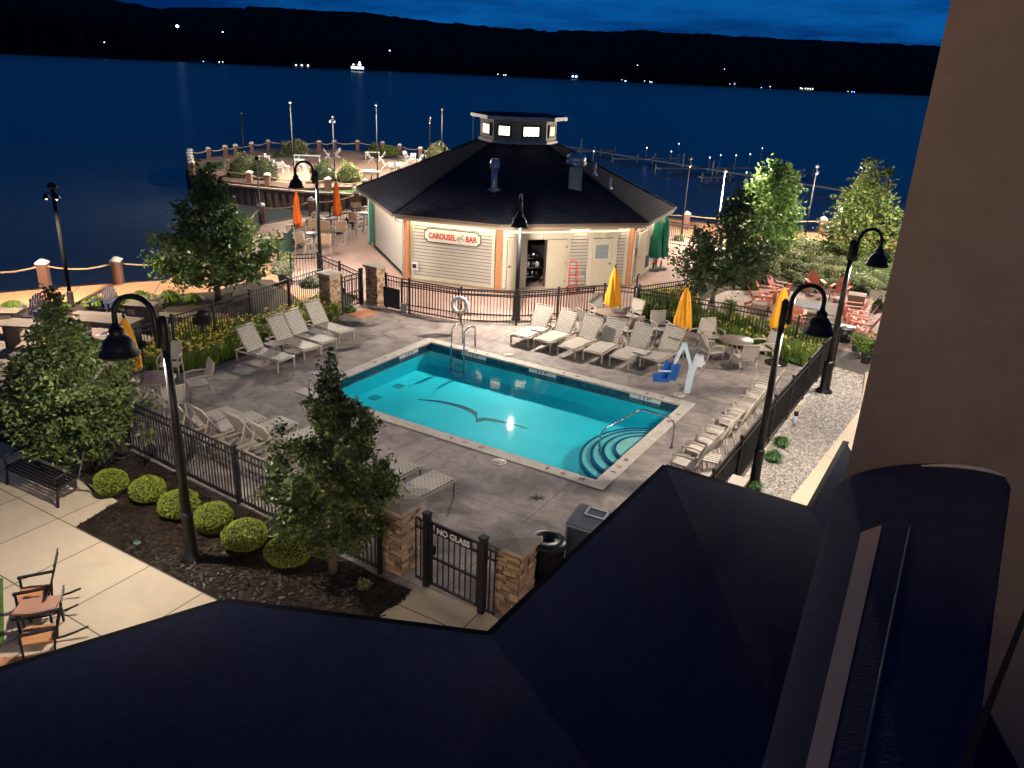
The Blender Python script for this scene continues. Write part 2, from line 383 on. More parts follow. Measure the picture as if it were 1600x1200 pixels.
plasterM = mat('pool_plaster', (.03, .66, .78), .6, c2=(.03, .71, .83), scale=1.2)

# ------------------------------------------------------------------ pool frame
PC = Vector((-.39, 20.46, 0)); PU = Vector((math.cos(POOLROT), math.sin(POOLROT), 0)); PV = Vector((PU.y, -PU.x, 0))
HA, HB = 4.7, 3.05
def PL(a, b, z=0.0): return PC + PU * a + PV * b + Vector((0, 0, z))
def PLinv(p): d = Vector(p) - PC; return d.dot(PU), d.dot(PV)
IA, IB = HA - .30, HB - .30
hole = [PL(a, b) for a, b in ((-IA - .02, -IB - .02), (IA + .02, -IB - .02), (IA + .02, IB + .02), (-IA - .02, IB + .02))]

# ------------------------------------------------------------------ setting
WZ = -1.25
LK = MB(); LK.sheet([(-3000, -200), (3000, -200), (3000, 1900), (-3000, 1900)], WZ); struct('lake', LK, lakeM)
shore = [G(-420, 500), G(-120, 468), G(0, 456), G(100, 447), G(262, 436), G(330, 400), G(402, 350), G(460, 339), G(500, 333), G(560, 324), G(600, 318)]
shore += [Vector((-4.5, 49, 0)), Vector((6, 50, 0)), G(1040, 338), G(1100, 346), G(1190, 356), G(1300, 362), G(1420, 372), G(1560, 392)]
g_poly = [(p.x, p.y) for p in shore] + [(45, 30), (45, -30), (-60, -30), (-60, shore[0].y)]
gm = MB(); gm.prism(g_poly, WZ - 1.5, -.012, holes=[[(p.x, p.y) for p in hole]]); struct('ground', gm, soilM)

# pier platform beyond the basin, with timber bulkhead
pier_px = [(293, 262), (297, 252), (328, 246), (360, 240), (392, 234), (421, 231), (500, 232), (560, 236), (625, 241), (662, 251), (720, 262), (800, 272)]
pier = [G(x, y) for x, y in pier_px] + [Vector((6, 53, 0)), Vector((5.8, 50.3, 0)), Vector((-5.2, 49.4, 0)), G(590, 307), G(540, 304), G(470, 300), G(402, 294), G(345, 288)]
pm = MB(); pm.prism([(p.x, p.y) for p in pier], -.35, 0.0); struct('pier_paving', pm, pierM)
bw = MB()
pts = [(p.x, p.y) for p in pier]
for i in range(len(pts)):
    a = Vector((*pts[i], 0)); b = Vector((*pts[(i + 1) % len(pts)], 0)); L = (b - a).length; n = max(1, int(L / .28)); d = (b - a) / n
    nrm = Vector((d.y, -d.x, 0)).normalized()
    cen = Vector((-8, 58, 0)); s = 1 if nrm.dot(a - cen) > 0 else -1
    for k in range(n):
        o = .05 if k % 2 else .11
        bw.box(a + d * (k + .5) + nrm * s * o + Vector((0, 0, -.95)), (.265, .14, 1.75), rz=math.atan2(d.y, d.x))
bulkM = mat('bulkhead_timber', (.10, .065, .048), .85, c2=(.17, .11, .08), scale=1.3, stretch=(2, 2, .4), bump=.4)
tag(bw.build('pier_bulkhead', bulkM), 'brown timber bulkhead wall holding up the edge of the pier', 'bulkhead')
bc = MB(); bpath = [G(x, y, .0) for x, y in ((345, 288), (402, 294), (470, 300), (540, 304), (590, 307))]
for a, b in zip(bpath, bpath[1:]): bc.bar(a + Vector((0, -.05, .05)), b + Vector((0, -.05, .05)), .32, .1)
tag(bc.build('pier_curb', mat('curb_concrete', (.33, .27, .22), .8, c2=(.40, .33, .27), scale=5)), 'low concrete curb along the front edge of the pier', 'curb')

def poly(*px): return [(G(x, y).x, G(x, y).y) for x, y in px]
# promenade
prom = poly((-420, 505), (-120, 471), (0, 458), (100, 449), (260, 438), (330, 402), (404, 353), (462, 342), (500, 336), (560, 327), (600, 322)) + \
       [(-4.7, 48.6), (-6.9, 41)] + poly((575, 333), (520, 350), (470, 378), (430, 412), (436, 440), (520, 452), (545, 480), (520, 500), (470, 470), (425, 437), (400, 436), (330, 456), (250, 462), (75, 478), (0, 481), (-120, 492), (-420, 540))
s = MB(); s.sheet(prom, .004); struct('promenade_path', s, promM)
prom2 = poly((1035, 341), (1100, 349), (1190, 359), (1300, 365), (1420, 375), (1560, 395), (1560, 425), (1400, 398), (1290, 386), (1200, 384), (1120, 380), (1085, 372), (1035, 362))
s = MB(); s.sheet(prom2, .004); struct('promenade_path', s, promM)
# bar terrace: pink concrete round the carousel bar
terr = poly((436, 415), (470, 380), (520, 352), (580, 332), (600, 325)) + [(-4.4, 48.4), (5.5, 49.4)] + poly((1035, 345), (1060, 368), (1130, 385), (1165, 408), (1110, 436), (1090, 448), (1040, 462), (985, 480), (960, 484), (870, 503), (806, 500), (720, 503), (640, 489), (590, 481), (540, 489), (516, 462), (440, 446))
s = MB(); s.sheet(terr, .008); struct('bar_terrace', s, pinkM)
# raised plinth kerb before the bar front
# pool deck
deck_px = [(205, 585), (330, 545), (500, 495), (540, 487), (590, 483), (640, 490), (720, 504), (806, 505), (870, 504), (960, 486), (1010, 492), (1070, 512), (1130, 535), (1200, 552), (1262, 575), (1278, 590), (1200, 690), (1147, 762), (1070, 850), (900, 1000), (770, 972), (600, 905), (400, 800), (203, 704)]
s = MB(); s.sheet(poly(*deck_px), .012, holes=[[(p.x, p.y) for p in hole]]); struct('pool_deck', s, deckM)
# mulch beds
def bed(*px, z=.008, m=mulchM, name='mulch_bed'):
    s = MB(); s.sheet(poly(*px), z); return struct(name, s, m)
bed((-30, 720), (110, 690), (203, 706), (400, 803), (600, 908), (660, 925), (580, 975), (560, 1010), (360, 960), (350, 941), (118, 822), (182, 783), (110, 740), (0, 690))
bed((250, 464), (330, 458), (400, 438), (432, 455), (400, 515), (330, 520), (290, 490), (140, 490), (0, 498), (0, 483), (75, 480))
bed((216, 570), (262, 525), (310, 512), (392, 510), (457, 490), (512, 466), (536, 482), (536, 492), (470, 516), (400, 550), (330, 575), (240, 590), z=.016)
bed((990, 484), (1060, 506), (1135, 521), (1240, 545), (1290, 560), (1278, 588), (1262, 577), (1195, 556), (1130, 540), (1068, 517), (1008, 497), z=.016)
bed((1120, 470), (1150, 410), (1190, 388), (1300, 388), (1420, 402), (1500, 440), (1500, 490), (1360, 470), (1200, 456), (1160, 470), z=.006, m=soilM)
bed((470, 478), (505, 452), (560, 462), (545, 480), (520, 500), z=.010)
# fire pit patio
s = MB(); s.sheet(poly((1085, 475), (1135, 455), (1200, 452), (1360, 468), (1420, 500), (1420, 620), (1300, 555), (1240, 525), (1140, 505)), .010); struct('patio_flagstones', s, firepitM)
s = MB(); s.sheet(poly((1288, 541), (1400, 566), (1400, 600), (1340, 584), (1300, 572)), .014); struct('dark_path', s, mat('dark_paving', (.10, .085, .08), .8, c2=(.14, .12, .11), scale=4))
# left patio of dark pavers
s = MB(); s.sheet(poly((-200, 540), (0, 500), (140, 492), (290, 488), (330, 500), (262, 520), (215, 540), (205, 585), (200, 640), (120, 690), (0, 660), (-300, 700)), .003)
struct('paver_patio', s, slab_mat('pavers', (.13, .10, .10), (.20, .155, .14), .4, .2, R(-15), scale=2, bump=.3, dark=.5, jw=.01))
# lower left concrete patio
s = MB(); s.sheet(poly((-260, 640), (0, 690), (110, 738), (184, 784), (118, 824), (352, 944), (520, 1030), (200, 1300), (-600, 1300), (-600, 700)), .014); struct('lower_patio', s, patioM)
s = MB(); s.sheet(poly((-120, 900), (5, 905), (7, 1000), (-20, 1060), (-200, 1060)), .020); struct('lawn_edge', s, lawnM)
s = MB(); s.sheet(poly((-60, 1032), (75, 1024), (110, 1060), (-60, 1100)), .018); struct('brick_walk', s, brick_mat('brick_paving', ((.50, .25, .14), (.42, .2, .11)), .2, .1, (.2, .13, .09), .008, bump=.1))
# front gate walk
s = MB(); s.sheet(poly((655, 915), (768, 962), (800, 985), (770, 1050), (640, 1050), (572, 980)), .020); struct('gate_walk', s, patioM)
# gravel strip and side walk
s = MB(); s.sheet(poly((1147, 765), (1278, 590), (1296, 572), (1350, 582), (1345, 640), (1228, 790), (1180, 840), (1080, 860)), .006)
M = bpy.data.materials.new('river_gravel'); M.use_nodes = True; t = M.node_tree; b = t.nodes['Principled BSDF']; b.inputs['Roughness'].default_value = .8
tcn = t.nodes.new('ShaderNodeTexCoord'); vo = t.nodes.new('ShaderNodeTexVoronoi'); vo.inputs['Scale'].default_value = 13; t.links.new(tcn.outputs['Object'], vo.inputs[0])
r = t.nodes.new('ShaderNodeValToRGB'); r.color_ramp.elements[0].color = (.22, .17, .13, 1); r.color_ramp.elements[1].color = (.62, .57, .52, 1)
sx = t.nodes.new('ShaderNodeSeparateColor'); t.links.new(vo.outputs['Color'], sx.inputs[0]); t.links.new(sx.outputs[0], r.inputs[0]); t.links.new(r.outputs[0], b.inputs['Base Color'])
bp = t.nodes.new('ShaderNodeBump'); bp.invert = True; bp.inputs['Strength'].default_value = 1; bp.inputs['Distance'].default_value = .05
t.links.new(vo.outputs['Distance'], bp.inputs['Height']); t.links.new(bp.outputs[0], b.inputs['Normal'])
gravelM = M; struct('gravel_bed', s, gravelM)
s = MB(); s.prism(poly((1228, 792), (1345, 640), (1352, 583), (1420, 590), (1400, 660), (1268, 800), (1180, 930), (1130, 900)), -.05, .05); struct('side_walk', s, walkM)
# loose river stones
st = MB(); A0 = [Vector((x, y, 0)) for x, y in poly((1150, 770), (1290, 585), (1342, 590), (1345, 640), (1230, 785), (1185, 820))]
def inside(p, pg):
    c = False; j = len(pg) - 1
    for i in range(len(pg)):
        if (pg[i][1] > p[1]) != (pg[j][1] > p[1]) and p[0] < (pg[j][0] - pg[i][0]) * (p[1] - pg[i][1]) / (pg[j][1] - pg[i][1]) + pg[i][0]: c = not c
        j = i
    return c
xs = [p.x for p in A0]; ys = [p.y for p in A0]; cnt = 0
while cnt < 4500:
    p = (random.uniform(min(xs), max(xs)), random.uniform(min(ys), max(ys)))
    if not inside(p, [(q.x, q.y) for q in A0]): continue
    cnt += 1; a = random.uniform(.022, .05); an = random.random() * 6.28
    vs = []
    for kx, ky, kz in ((1, 0, 0), (.3, .9, .1), (-.9, .4, 0), (-.5, -.8, .1), (.5, -.7, 0), (.1, .05, .75)):
        x = kx * a * random.uniform(.8, 1.2); y = ky * a * .8; vs.append((p[0] + x * math.cos(an) - y * math.sin(an), p[1] + x * math.sin(an) + y * math.cos(an), .012 + kz * a))
    st.add(vs, [(i, (i + 1) % 5, 5) for i in range(5)])
pebM = leafmat('pebble', (.28, .25, .23), (.72, .69, .66)); tag(st.build('river_stones', pebM), kind='stuff', label='pale river stones covering the strip beside the fence', cat='gravel')

# ------------------------------------------------------------------ swimming pool
WL = -.13
pool = thing('swimming_pool', 'rectangular turquoise swimming pool with white coping and curved steps', 'pool', PC, 0)
def q(a, b, z): return PU * a + PV * b + Vector((0, 0, z))
D = -.76
bs = MB()
c4 = [(-IA, -IB), (IA, -IB), (IA, IB), (-IA, IB)]
dz = lambda a: D * (1.0 if a > -1.6 else 1.0)
bs.add([q(a, b, D) for a, b in c4] + [q(a, b, -.30) for a, b in c4], [(0, 3, 2, 1)] + [(i, (i + 1) % 4, (i + 1) % 4 + 4, i + 4) for i in range(4)])
bs.build('basin', plasterM, pool)
tb = MB()
for i in range(4):
    a, b = c4[i], c4[(i + 1) % 4]; tb.add([q(*a, -.30), q(*b, -.30), q(*b, -.02), q(*a, -.02)], [(0, 1, 2, 3)])
tb.build('tile_band', tileM, pool)
cp = MB(); cp.prism([tuple(q(a * 1.0, b * 1.0, 0))[:2] for a, b in ((-HA, -HB), (HA, -HB), (HA, HB), (-HA, HB))], -.02, .035, holes=[[tuple(q(a - .03 * (1 if a > 0 else -1), b - .03 * (1 if b > 0 else -1), 0))[:2] for a, b in c4]])
cp.build('coping', copingM, pool)
wa = MB(); wa.sheet([tuple(q(a, b, 0))[:2] for a, b in c4], WL); wa.build('water', poolwM, pool)
# seagull shaped emblem on the pool floor
em = MB()
def curve(pts, n=14):
    o = []
    for i in range(len(pts) - 1):
        p0, p1, p2, p3 = pts[max(i - 1, 0)], pts[i], pts[i + 1], pts[min(i + 2, len(pts) - 1)]
        for k in range(n):
            t = k / n; o.append(tuple(.5 * ((2 * p1[j]) + (-p0[j] + p2[j]) * t + (2 * p0[j] - 5 * p1[j] + 4 * p2[j] - p3[j]) * t * t + (-p0[j] + 3 * p1[j] - 3 * p2[j] + p3[j]) * t ** 3) for j in (0, 1, 2)))
    return o + [pts[-1]]
line = curve([(652, 624, 1), (690, 628, 3), (725, 637, 5), (745, 648, 7), (744, 656, 6), (760, 655, 4), (790, 660, 3), (826, 670, 1)])
up_, dn_ = [], []
for x, y, wd in line:
    up_.append(G(x, y - wd * .55, D + .006) - PC); dn_.append(G(x, y + wd * .55, D + .006) - PC)
n = len(up_); em.add(up_ + dn_, [(i, i + 1, n + i + 1, n + i) for i in range(n - 1)])
em.build('bird_emblem', mat('emblem_blue', (.004, .02, .06), .6), pool)
for px, py in ((623, 603), (586, 621)):
    p = G(px, py, D + .008) - PC; dm = MB(); dm.box(p, (.30, .30, .02), rz=POOLROT); dm.build('drain', mat('drain_grey', (.02, .34, .42), .6), pool)
# curved entry steps against the right end
bC = .12
navyT = mat('step_nosing', (.008, .07, .17), .35); stepM = mat('step_plaster', (.40, .62, .60), .6); topstepM = mat('top_step_plaster', (.68, .66, .56), .6)
for i, (rr, zt) in enumerate(((1.84, -.42), (1.52, -.34), (1.18, -.27), (.84, -.21))):
    if bC + rr > IB: bCc = IB - rr
    else: bCc = bC
    ar = [(IA - .001 - .80 * rr * math.sin(math.pi * k / 28), bC - rr * math.cos(math.pi * k / 28)) for k in range(29)]
    ar = [(a, min(b, IB - .002 - i * .002)) for a, b in ar]
    sm = MB(); sm.prism([tuple(q(a, b, 0))[:2] for a, b in ar], D - .01, zt); sm.build('step', stepM if i < 3 else topstepM, pool, fixn=True)
    ri = rr - .085; ar2 = [(IA - .001 - .80 * ri * math.sin(math.pi * k / 28), bC - ri * math.cos(math.pi * k / 28)) for k in range(29)]; ar2 = [(a, min(b, IB - .004)) for a, b in ar2]
    ns = MB(); vs = [q(a, b, zt + .006) for a, b in ar] + [q(a, b, zt + .006) for a, b in ar2] + [q(a - .004, b, zt - .08) for a, b in ar]
    ns.add(vs, [(k, k + 1, 29 + k + 1, 29 + k) for k in range(28)] + [(k, k + 1, 58 + k + 1, 58 + k) for k in range(28)]); ns.build('step_nosing', navyT, pool)
# depth marks: dark figures on the coping and white tiles on the waterline band
inkM = mat('ink_black', (.02, .02, .025), .6); tileW = mat('white_tile', (.7, .72, .72), .3)
def mark_flat(txt, a, b, rz, size=.16):
    t = xf(text_mb(txt, size, .002, .004), Matrix.Translation(q(a, b, .040)) @ Matrix.Rotation(rz, 4, 'Z')); t.build('depth_mark', inkM, pool)
def nodive(a, b, r=.06):
    t = MB(); vs = [q(a, b, .040) + Vector((math.cos(k * .3927) * rr, math.sin(k * .3927) * rr, 0)) for rr in (r, r - .015) for k in range(16)]
    t.add(vs, [(k, (k + 1) % 16, 16 + (k + 1) % 16, 16 + k) for k in range(16)]); t.add([q(a, b, .040) + Vector(v) for v in ((-.045, .03, 0), (-.03, .045, 0), (.045, -.03, 0), (.03, -.045, 0))], [(0, 1, 2, 3)])
    t.build('no_diving_mark', mat('ink_red', (.35, .05, .04), .6), pool)
for px, py in ((851, 737), (697, 691)):
    a, b = PLinv(G(px, py)); b = HB - .16
    mark_flat('3' if px > 800 else '4', a - .0, b, POOLROT); nodive(a + .42, b); mark_flat('FT', a + .9, b, POOLROT, .14)
for px, py in ((970, 730), (985, 722)): pass
a, b = PLinv(G(966, 742)); mark_flat('3', HA - .16, b, POOLROT + R(90)); nodive(HA - .16, b - .32); mark_flat('FT', HA - .16, b - .75, POOLROT + R(90), .14)
a, b = PLinv(G(1062, 650)); mark_flat('3', HA - .16, b, POOLROT + R(90)); mark_flat('FT', HA - .16, b + .6, POOLROT + R(90), .14)
for px, py in ((745, 549), (884, 583), (1016, 613)):
    a, b = PLinv(G(px, py)); mark_flat('3' if px > 900 else '4', a, -HB + .15, POOLROT + math.pi); mark_flat('FT', a + .45, -HB + .15, POOLROT + math.pi, .13)
a, b = PLinv(G(600, 560)); mark_flat('4', -HA + .15, b, POOLROT - R(90)); mark_flat('FT', -HA + .15, b + .5, POOLROT - R(90), .13)
def waterline(a, b, d, dep):          # white tile plate facing into the pool
    n = Vector((PV.x, PV.y, 0)) if d == 'v' else Vector((PU.x, PU.y, 0)); tdir = PU if d == 'v' else -PV
    c = q(a, b, -.075) + n * .006; p = MB(); Q = Matrix((tdir, n, Vector((0, 0, 1)))).transposed(); p.box(c, (.95, .01, .12), M=Q); o = p.build('depth_tile', tileW, pool)
    Mx = Matrix((tdir, Vector((0, 0, 1)), n)).transposed().to_4x4(); Mx.translation = c + n * .008
    xf(text_mb(dep + '  0  FT', .12, .002, .003), Mx).build('depth_figures', inkM, pool)
waterline(PLinv(G(846, 580))[0], -IB, 'v', '4'); waterline(PLinv(G(1005, 622))[0], -IB, 'v', '3'); waterline(PLinv(G(705, 546))[0] + .8, -IB, 'v', '4')
waterline(-IA, PLinv(G(650, 552))[1], 'u', '4')
# ladder on the back side
lad = thing('pool_ladder', 'stainless pool ladder with two hoop rails on the back edge of the pool', 'ladder', (0, 0, 0))
la = PLinv(G(720, 545))[0]
for s_ in (-.25, .25):
    t = MB(); a = la + s_; pts = [PL(a, -HB - .28, 0)]
    for k in range(9):
        th = math.pi * k / 8; pts.append(PL(a, -HB + .06 - .30 * math.cos(th), .62 + .14 * math.sin(th)))
    pts += [PL(a, -IB + .07, -.1), PL(a, -IB + .10, -.85)]; t.tube(pts, .024, 8); t.build('rail', steel, lad)
for z in (-.28, -.5, -.72):
    t = MB(); t.bar(PL(la - .25, -IB + .09, z), PL(la + .25, -IB + .09, z), .10, .03); t.build('rung', steel, lad)
# stair rail at the curved steps
hr = thing('handrail', 'bent stainless handrail beside the curved pool steps', 'handrail', (0, 0, 0))
p1 = PL(3.47, .62, -.5); p2 = G(1049, 701, 0); L = p2 - p1
def hp(f, z): v = p1 + L * f; v.z = z; return v
t = MB(); t.tube([hp(0, -.55), hp(0, .10), hp(.02, .20), hp(.08, .32), hp(.50, .90), hp(.58, .93), hp(.92, .82), hp(.98, .74), hp(1, .6), hp(1, 0)], .024, 8); t.build('rail', steel, hr)
t = MB(); t.lathe([(.06, 0), (.06, .02), (.03, .03)], 12, hp(1, .035 if False else .013)); t.build('escutcheon', steel, hr)
# second ladder grab rail at the left corner
gr = thing('grab_rail', 'steel grab rail at the left corner of the pool beside the leafy tree', 'handrail')
p = G(484, 625); t = MB(); t.tube([p, p + Vector((0, 0, .7)), p + PU * .12 + Vector((0, 0, .8)), p + PU * .45 + Vector((0, 0, .8)), p + PU * .55 + Vector((0, 0, .7)), p + PU * .55 + Vector((0, 0, .02))], .024, 8); t.build('rail', steel, gr)

# pool lift
pl = thing('pool_lift', 'white pool lift with a blue plastic seat at the right corner of the pool', 'pool lift', G(1073, 614))
def X(x, z, y=0): return Vector((x, y, z))
t = MB(); t.lathe([(.10, .013), (.10, .05), (.06, .06)], 14); t.build('base', liftM, pl)
t = MB(); t.bar(X(0, .03), X(.06, .75), .16, .16, up=(0, 1, 0)); t.bar(X(.05, .72), X(.22, 1.18), .17, .2, up=(0, 1, 0)); t.build('mast', liftM, pl)
t = MB(); t.bar(X(.06, .72), X(-.24, 1.52), .10, .12, up=(0, 1, 0)); t.bar(X(-.24, 1.52), X(-.44, .92), .09, .10, up=(0, 1, 0)); t.bar(X(-.44, .96), X(-.50, .55), .06, .07, up=(0, 1, 0)); t.build('arm', liftM, pl)
t = MB(); t.box(X(.26, 1.02), (.16, .22, .30)); t.box(X(.36, .98), (.08, .12, .12)); t.build('battery_box', whiteP, pl)
t = MB(); t.bar(X(-.62, .42), X(-1.02, .40), .48, .09, up=(0, 0, 1)); t.bar(X(-.60, .40), X(-.50, .88), .10, .46, up=(0, 0, 1) if False else (1, 0, 0)); t.build('seat', blueP, pl, fixn=True)
t = MB(); t.box(X(-.56, .62), (.10, .46, .52), M=Matrix.Rotation(R(12), 3, 'Y')); t.build('seat_back', blueP, pl)
t = MB(); t.bar(X(-.55, .72, -.24), X(-.90, .70, -.24), .04); t.bar(X(-.55, .72, .24), X(-.90, .70, .24), .04); t.build('armrest', liftM, pl)
pl.rotation_euler[2] = R(-6)
# round skimmer lids in the deck
for px, py, lb in ((780, 722, 'round white skimmer lid in the deck in front of the pool'), (795, 555, 'round white skimmer lid behind the pool near the loungers'), (1061, 617, 'small round skimmer lid beside the pool lift')):
    s = thing('skimmer_lid', lb, 'skimmer lid', G(px, py, .013), group='round skimmer lids round the pool')
    t = MB(); t.lathe([(.17, 0), (.17, .012), (.15, .016)], 20); t.build('rim', capM, s); t = MB(); t.lathe([(.14, .0165), (.14, .022), (.02, .024)], 20); t.build('lid', copingM, s)
# wet dark stain shaped like a star
t = MB(); c = G(838, 778, .016); vs = [c + Vector((math.cos(k * .5236) * (.20 if k % 2 else .09) * random.uniform(.7, 1.3), math.sin(k * .5236) * (.15 if k % 2 else .06), 0)) for k in range(12)]
t.add(vs + [c], [(k, (k + 1) % 12, 12) for k in range(12)]); tag(t.build('deck_stain', mat('stain', (.035, .028, .025), .9)), 'dark star shaped stain on the deck in front of the pool', 'stain')

# ------------------------------------------------------------------ fences, gates, stone pillars
screenM = mat('windscreen', (.012, .018, .017), .9, c2=(.018, .026, .024), scale=3)
screenG = mat('green_windscreen', (.02, .07, .055), .8)
def fence(label, pts, h=1.25, bay=2.1, z=.012, screen=None, group='black metal picket fences round the pool and terrace', pk=.115, cat='fence', skip_first=False):
    pts = [Vector((p[0], p[1], 0)) for p in pts]; root = thing('metal_fence', label, cat, pts[0] + Vector((0, 0, z)), 0, group); o = pts[0]
    first = True
    for a, b in zip(pts, pts[1:]):
        L = (b - a).length; n = max(1, round(L / bay)); d = (b - a) / n
        for k in range(n + (1 if b is pts[-1] else 0)):
            p = a + d * k - o
            if first and skip_first: first = False; continue
            first = False
            t = MB(); t.box(p + Vector((0, 0, h / 2 + .03)), (.065, .065, h + .06), rz=math.atan2(d.y, d.x)); t.box(p + Vector((0, 0, h + .075)), (.085, .085, .03), rz=math.atan2(d.y, d.x)); t.build('post', fenceM, root)
        for k in range(n):
            p = a + d * k - o; e = p + d; u = d.normalized(); p0 = p + u * .033; e0 = e - u * .033; t = MB()
            for zz in (h, h - .16, .12): t.bar(p0 + Vector((0, 0, zz)), e0 + Vector((0, 0, zz)), .032, .036)
            m_ = int(d.length / pk)
            for j in range(1, m_):
                c = p + d * (j / m_); t.box(c + Vector((0, 0, (h + .05) / 2)), (.017, .016, h - .06), rz=math.atan2(d.y, d.x))
            t.build('picket_panel', fenceM, root)
            if screen:
                nn = Vector((u.y, -u.x, 0)) * .026; t = MB(); t.box((p0 + e0) / 2 + nn + Vector((0, 0, h / 2 + .03)), ((e0 - p0).length, .006, h - .10), rz=math.atan2(d.y, d.x)); t.build('windscreen', screen, root)
    return root
g = lambda x, y: tuple(G(x, y))[:2]
fence('black picket fence behind the boxwoods on the near left side of the pool', [g(203, 702), g(594, 897)], pk=.10)
fence('black picket fence behind the yellow daylilies and the four tilted loungers', [g(506, 470), g(394, 512), g(338, 534), g(205, 583)])
fence('short black fence at the far left end of the pool deck behind the umbrella table', [g(205, 588), g(203, 698)], skip_first=True)
fence('black picket fence between the carousel bar and the pool deck', [g(604, 481), g(640, 490), g(720, 505), g(806, 509), g(870, 504), g(941, 497), g(987, 502)])
fence('lower black fence running just behind the fence of the carousel bar side', [g(628, 480), g(716, 494), g(806, 499), g(870, 495), g(925, 489)], h=.98)
fence('black picket fence behind the flower bed between the yellow umbrellas and the fire pit', [g(992, 503), g(1057, 515), g(1135, 530), g(1239, 551), g(1300, 566)])
fence('black fence with dark windscreen along the gravel on the right side of the pool', [g(1302, 570), g(1275, 597), g(1200, 690), g(1147, 762), g(1050, 890)], screen=screenM, h=1.2)
fence('black fence closing the pink terrace right of the carousel bar', [g(994, 499), g(1084, 484)])
fence('short black fence behind the green umbrellas beside the rope posts', [g(1030, 380), g(1082, 390)])
fence('black picket fence round the high bar tables on the left terrace', [g(462, 390), g(517, 367), g(583, 353)], h=1.15)
fence('fence section with green windscreen at the left corner of the bar terrace', [g(436, 422), g(459, 392)], h=1.15, screen=screenG, bay=1.6)
fence('black fence at the foot of the bell lamp between terrace and promenade', [g(456, 444), g(498, 442), g(532, 458), g(563, 474)], h=1.2)

def pillar(px, py, h, label, wd=.52, rz=POOLROT):
    s = thing('stone_pillar', label, 'pillar', G(px, py, .012), rz, 'ledge stone gate pillars')
    t = MB(); random.seed(int(px))
    z = 0; rows = int(h / .075)
    for i in range(rows):        # courses of ledge stone, each standing a little in or out
        z = i * h / rows; hh = h / rows * .93
        for sd in range(4):
            x = -wd / 2
            while x < wd / 2 - .02:
                L = min(random.uniform(.09, .28), wd / 2 - x); 
                if wd / 2 - x - L < .06: L = wd / 2 - x
                pr = random.uniform(.0, .035); Q = Matrix.Rotation(sd * math.pi / 2, 3, 'Z')
                c = Q @ Vector((x + L / 2, -wd / 2 - pr / 2 + .03, z + hh / 2)); t.box(c, (L * .97, .06 + pr, hh), M=Q); x += L
    t.box((0, 0, h / 2), (wd - .03, wd - .03, h))
    t.build('shaft', ledgeM, s)
    t = MB(); k = wd / 2 + .085; t.prism([(-k, -k), (k, -k), (k, k), (-k, k)], h, h + .07)
    t.add([(-k, -k, h + .07), (k, -k, h + .07), (k, k, h + .07), (-k, k, h + .07), (0, 0, h + .12)], [(0, 1, 4), (1, 2, 4), (2, 3, 4), (3, 0, 4)])
    t.build('cap', mat('cap_stone', (.30, .26, .21), .8, c2=(.42, .37, .30), scale=5, bump=.3), s); return s
ledgeM = leafmat('ledge_blocks', (.15, .10, .07), (.48, .34, .23))
for l in list(ledgeM.node_tree.links):
    if l.to_node.type == 'OUTPUT_MATERIAL': ledgeM.node_tree.links.remove(l)
ledgeM.node_tree.links.new(ledgeM.node_tree.nodes['Principled BSDF'].outputs[0], ledgeM.node_tree.nodes['Material Output'].inputs[0])
ledgeM.node_tree.nodes['Principled BSDF'].inputs['Roughness'].default_value = .85
pillar(517, 489, 1.45, 'ledge stone pillar with flat cap left of the far pool gate')
pillar(588, 474, 1.45, 'ledge stone pillar right of the far gate beside the dark notice board')
pillar(624, 882, 1.25, 'ledge stone pillar left of the NO GLASS gate, half behind the tree', .50)
pillar(801, 948, 1.25, 'ledge stone pillar right of the NO GLASS gate next to the dark roof', .48)

def gate(a, b, label, h=1.3, sign=None):
    a = Vector((*a, 0)); b = Vector((*b, 0)); rt = thing('metal_gate', label, 'gate', a + Vector((0, 0, .02)), ang(a, b), 'black metal pool gates'); L = (b - a).length
    for x in (.0, L):
        t = MB(); t.box((x, 0, h / 2 + .06), (.11, .11, h + .12)); t.box((x, 0, h + .14), (.13, .13, .04)); t.build('post', fenceM, rt)
    t = MB()
    for z in (h, h - .17, h * .48, .10): t.box((L / 2, 0, z), (L - .14, .04, .04))
    for x in (.09, L - .09): t.box((x, 0, h / 2 + .05), (.045, .045, h - .06))
    n = int(L / .115)
    for j in range(1, n): t.box((L * j / n, 0, h / 2 + .05), (.018, .018, h - .1))
    t.build('gate_leaf', fenceM, rt)
    t = MB(); t.box((.16, -.05, h * .62), (.09, .09, .16)); t.build('latch', fenceM, rt)
    if sign:
        t = MB(); t.box((L / 2, -.035, h - .085), (L * .66, .012, .16)); sg = t.build('sign_plate', mat('sign_black', (.012, .012, .016), .4), rt)
        tm = xf(text_mb(sign, .15, .003, .004), Matrix.Translation((L / 2, -.045, h - .088)) @ Matrix.Rotation(R(90), 4, 'X')); tm.build('lettering', capM, sg)
    return rt
gate(g(667, 916), g(752, 958), 'black gate with a NO GLASS sign between the two near pillars', 1.32, 'NO GLASS')
gate(g(533, 487), g(565, 477), 'black gate standing at the far left corner of the pool deck', 1.25)
s = thing('narrow_fence', 'narrow black fence panel between the left pillar and the NO GLASS gate', 'fence panel', G(650, 907, .02), ang(g(650, 907), g(665, 915)))
L = (Vector(g(650, 907)) - Vector(g(665, 915))).length
t = MB(); [t.box((L / 2, 0, z), (L, .035, .035)) for z in (1.3, 1.13, .1)]; [t.box((x * L, 0, .68), (.02, .02, 1.25)) for x in (0, .5)]; t.build('pickets', fenceM, s)
s = thing('narrow_fence', 'narrow black fence panel between the NO GLASS gate and the right pillar', 'fence panel', G(755, 959, .02), ang(g(755, 959), g(777, 969)))
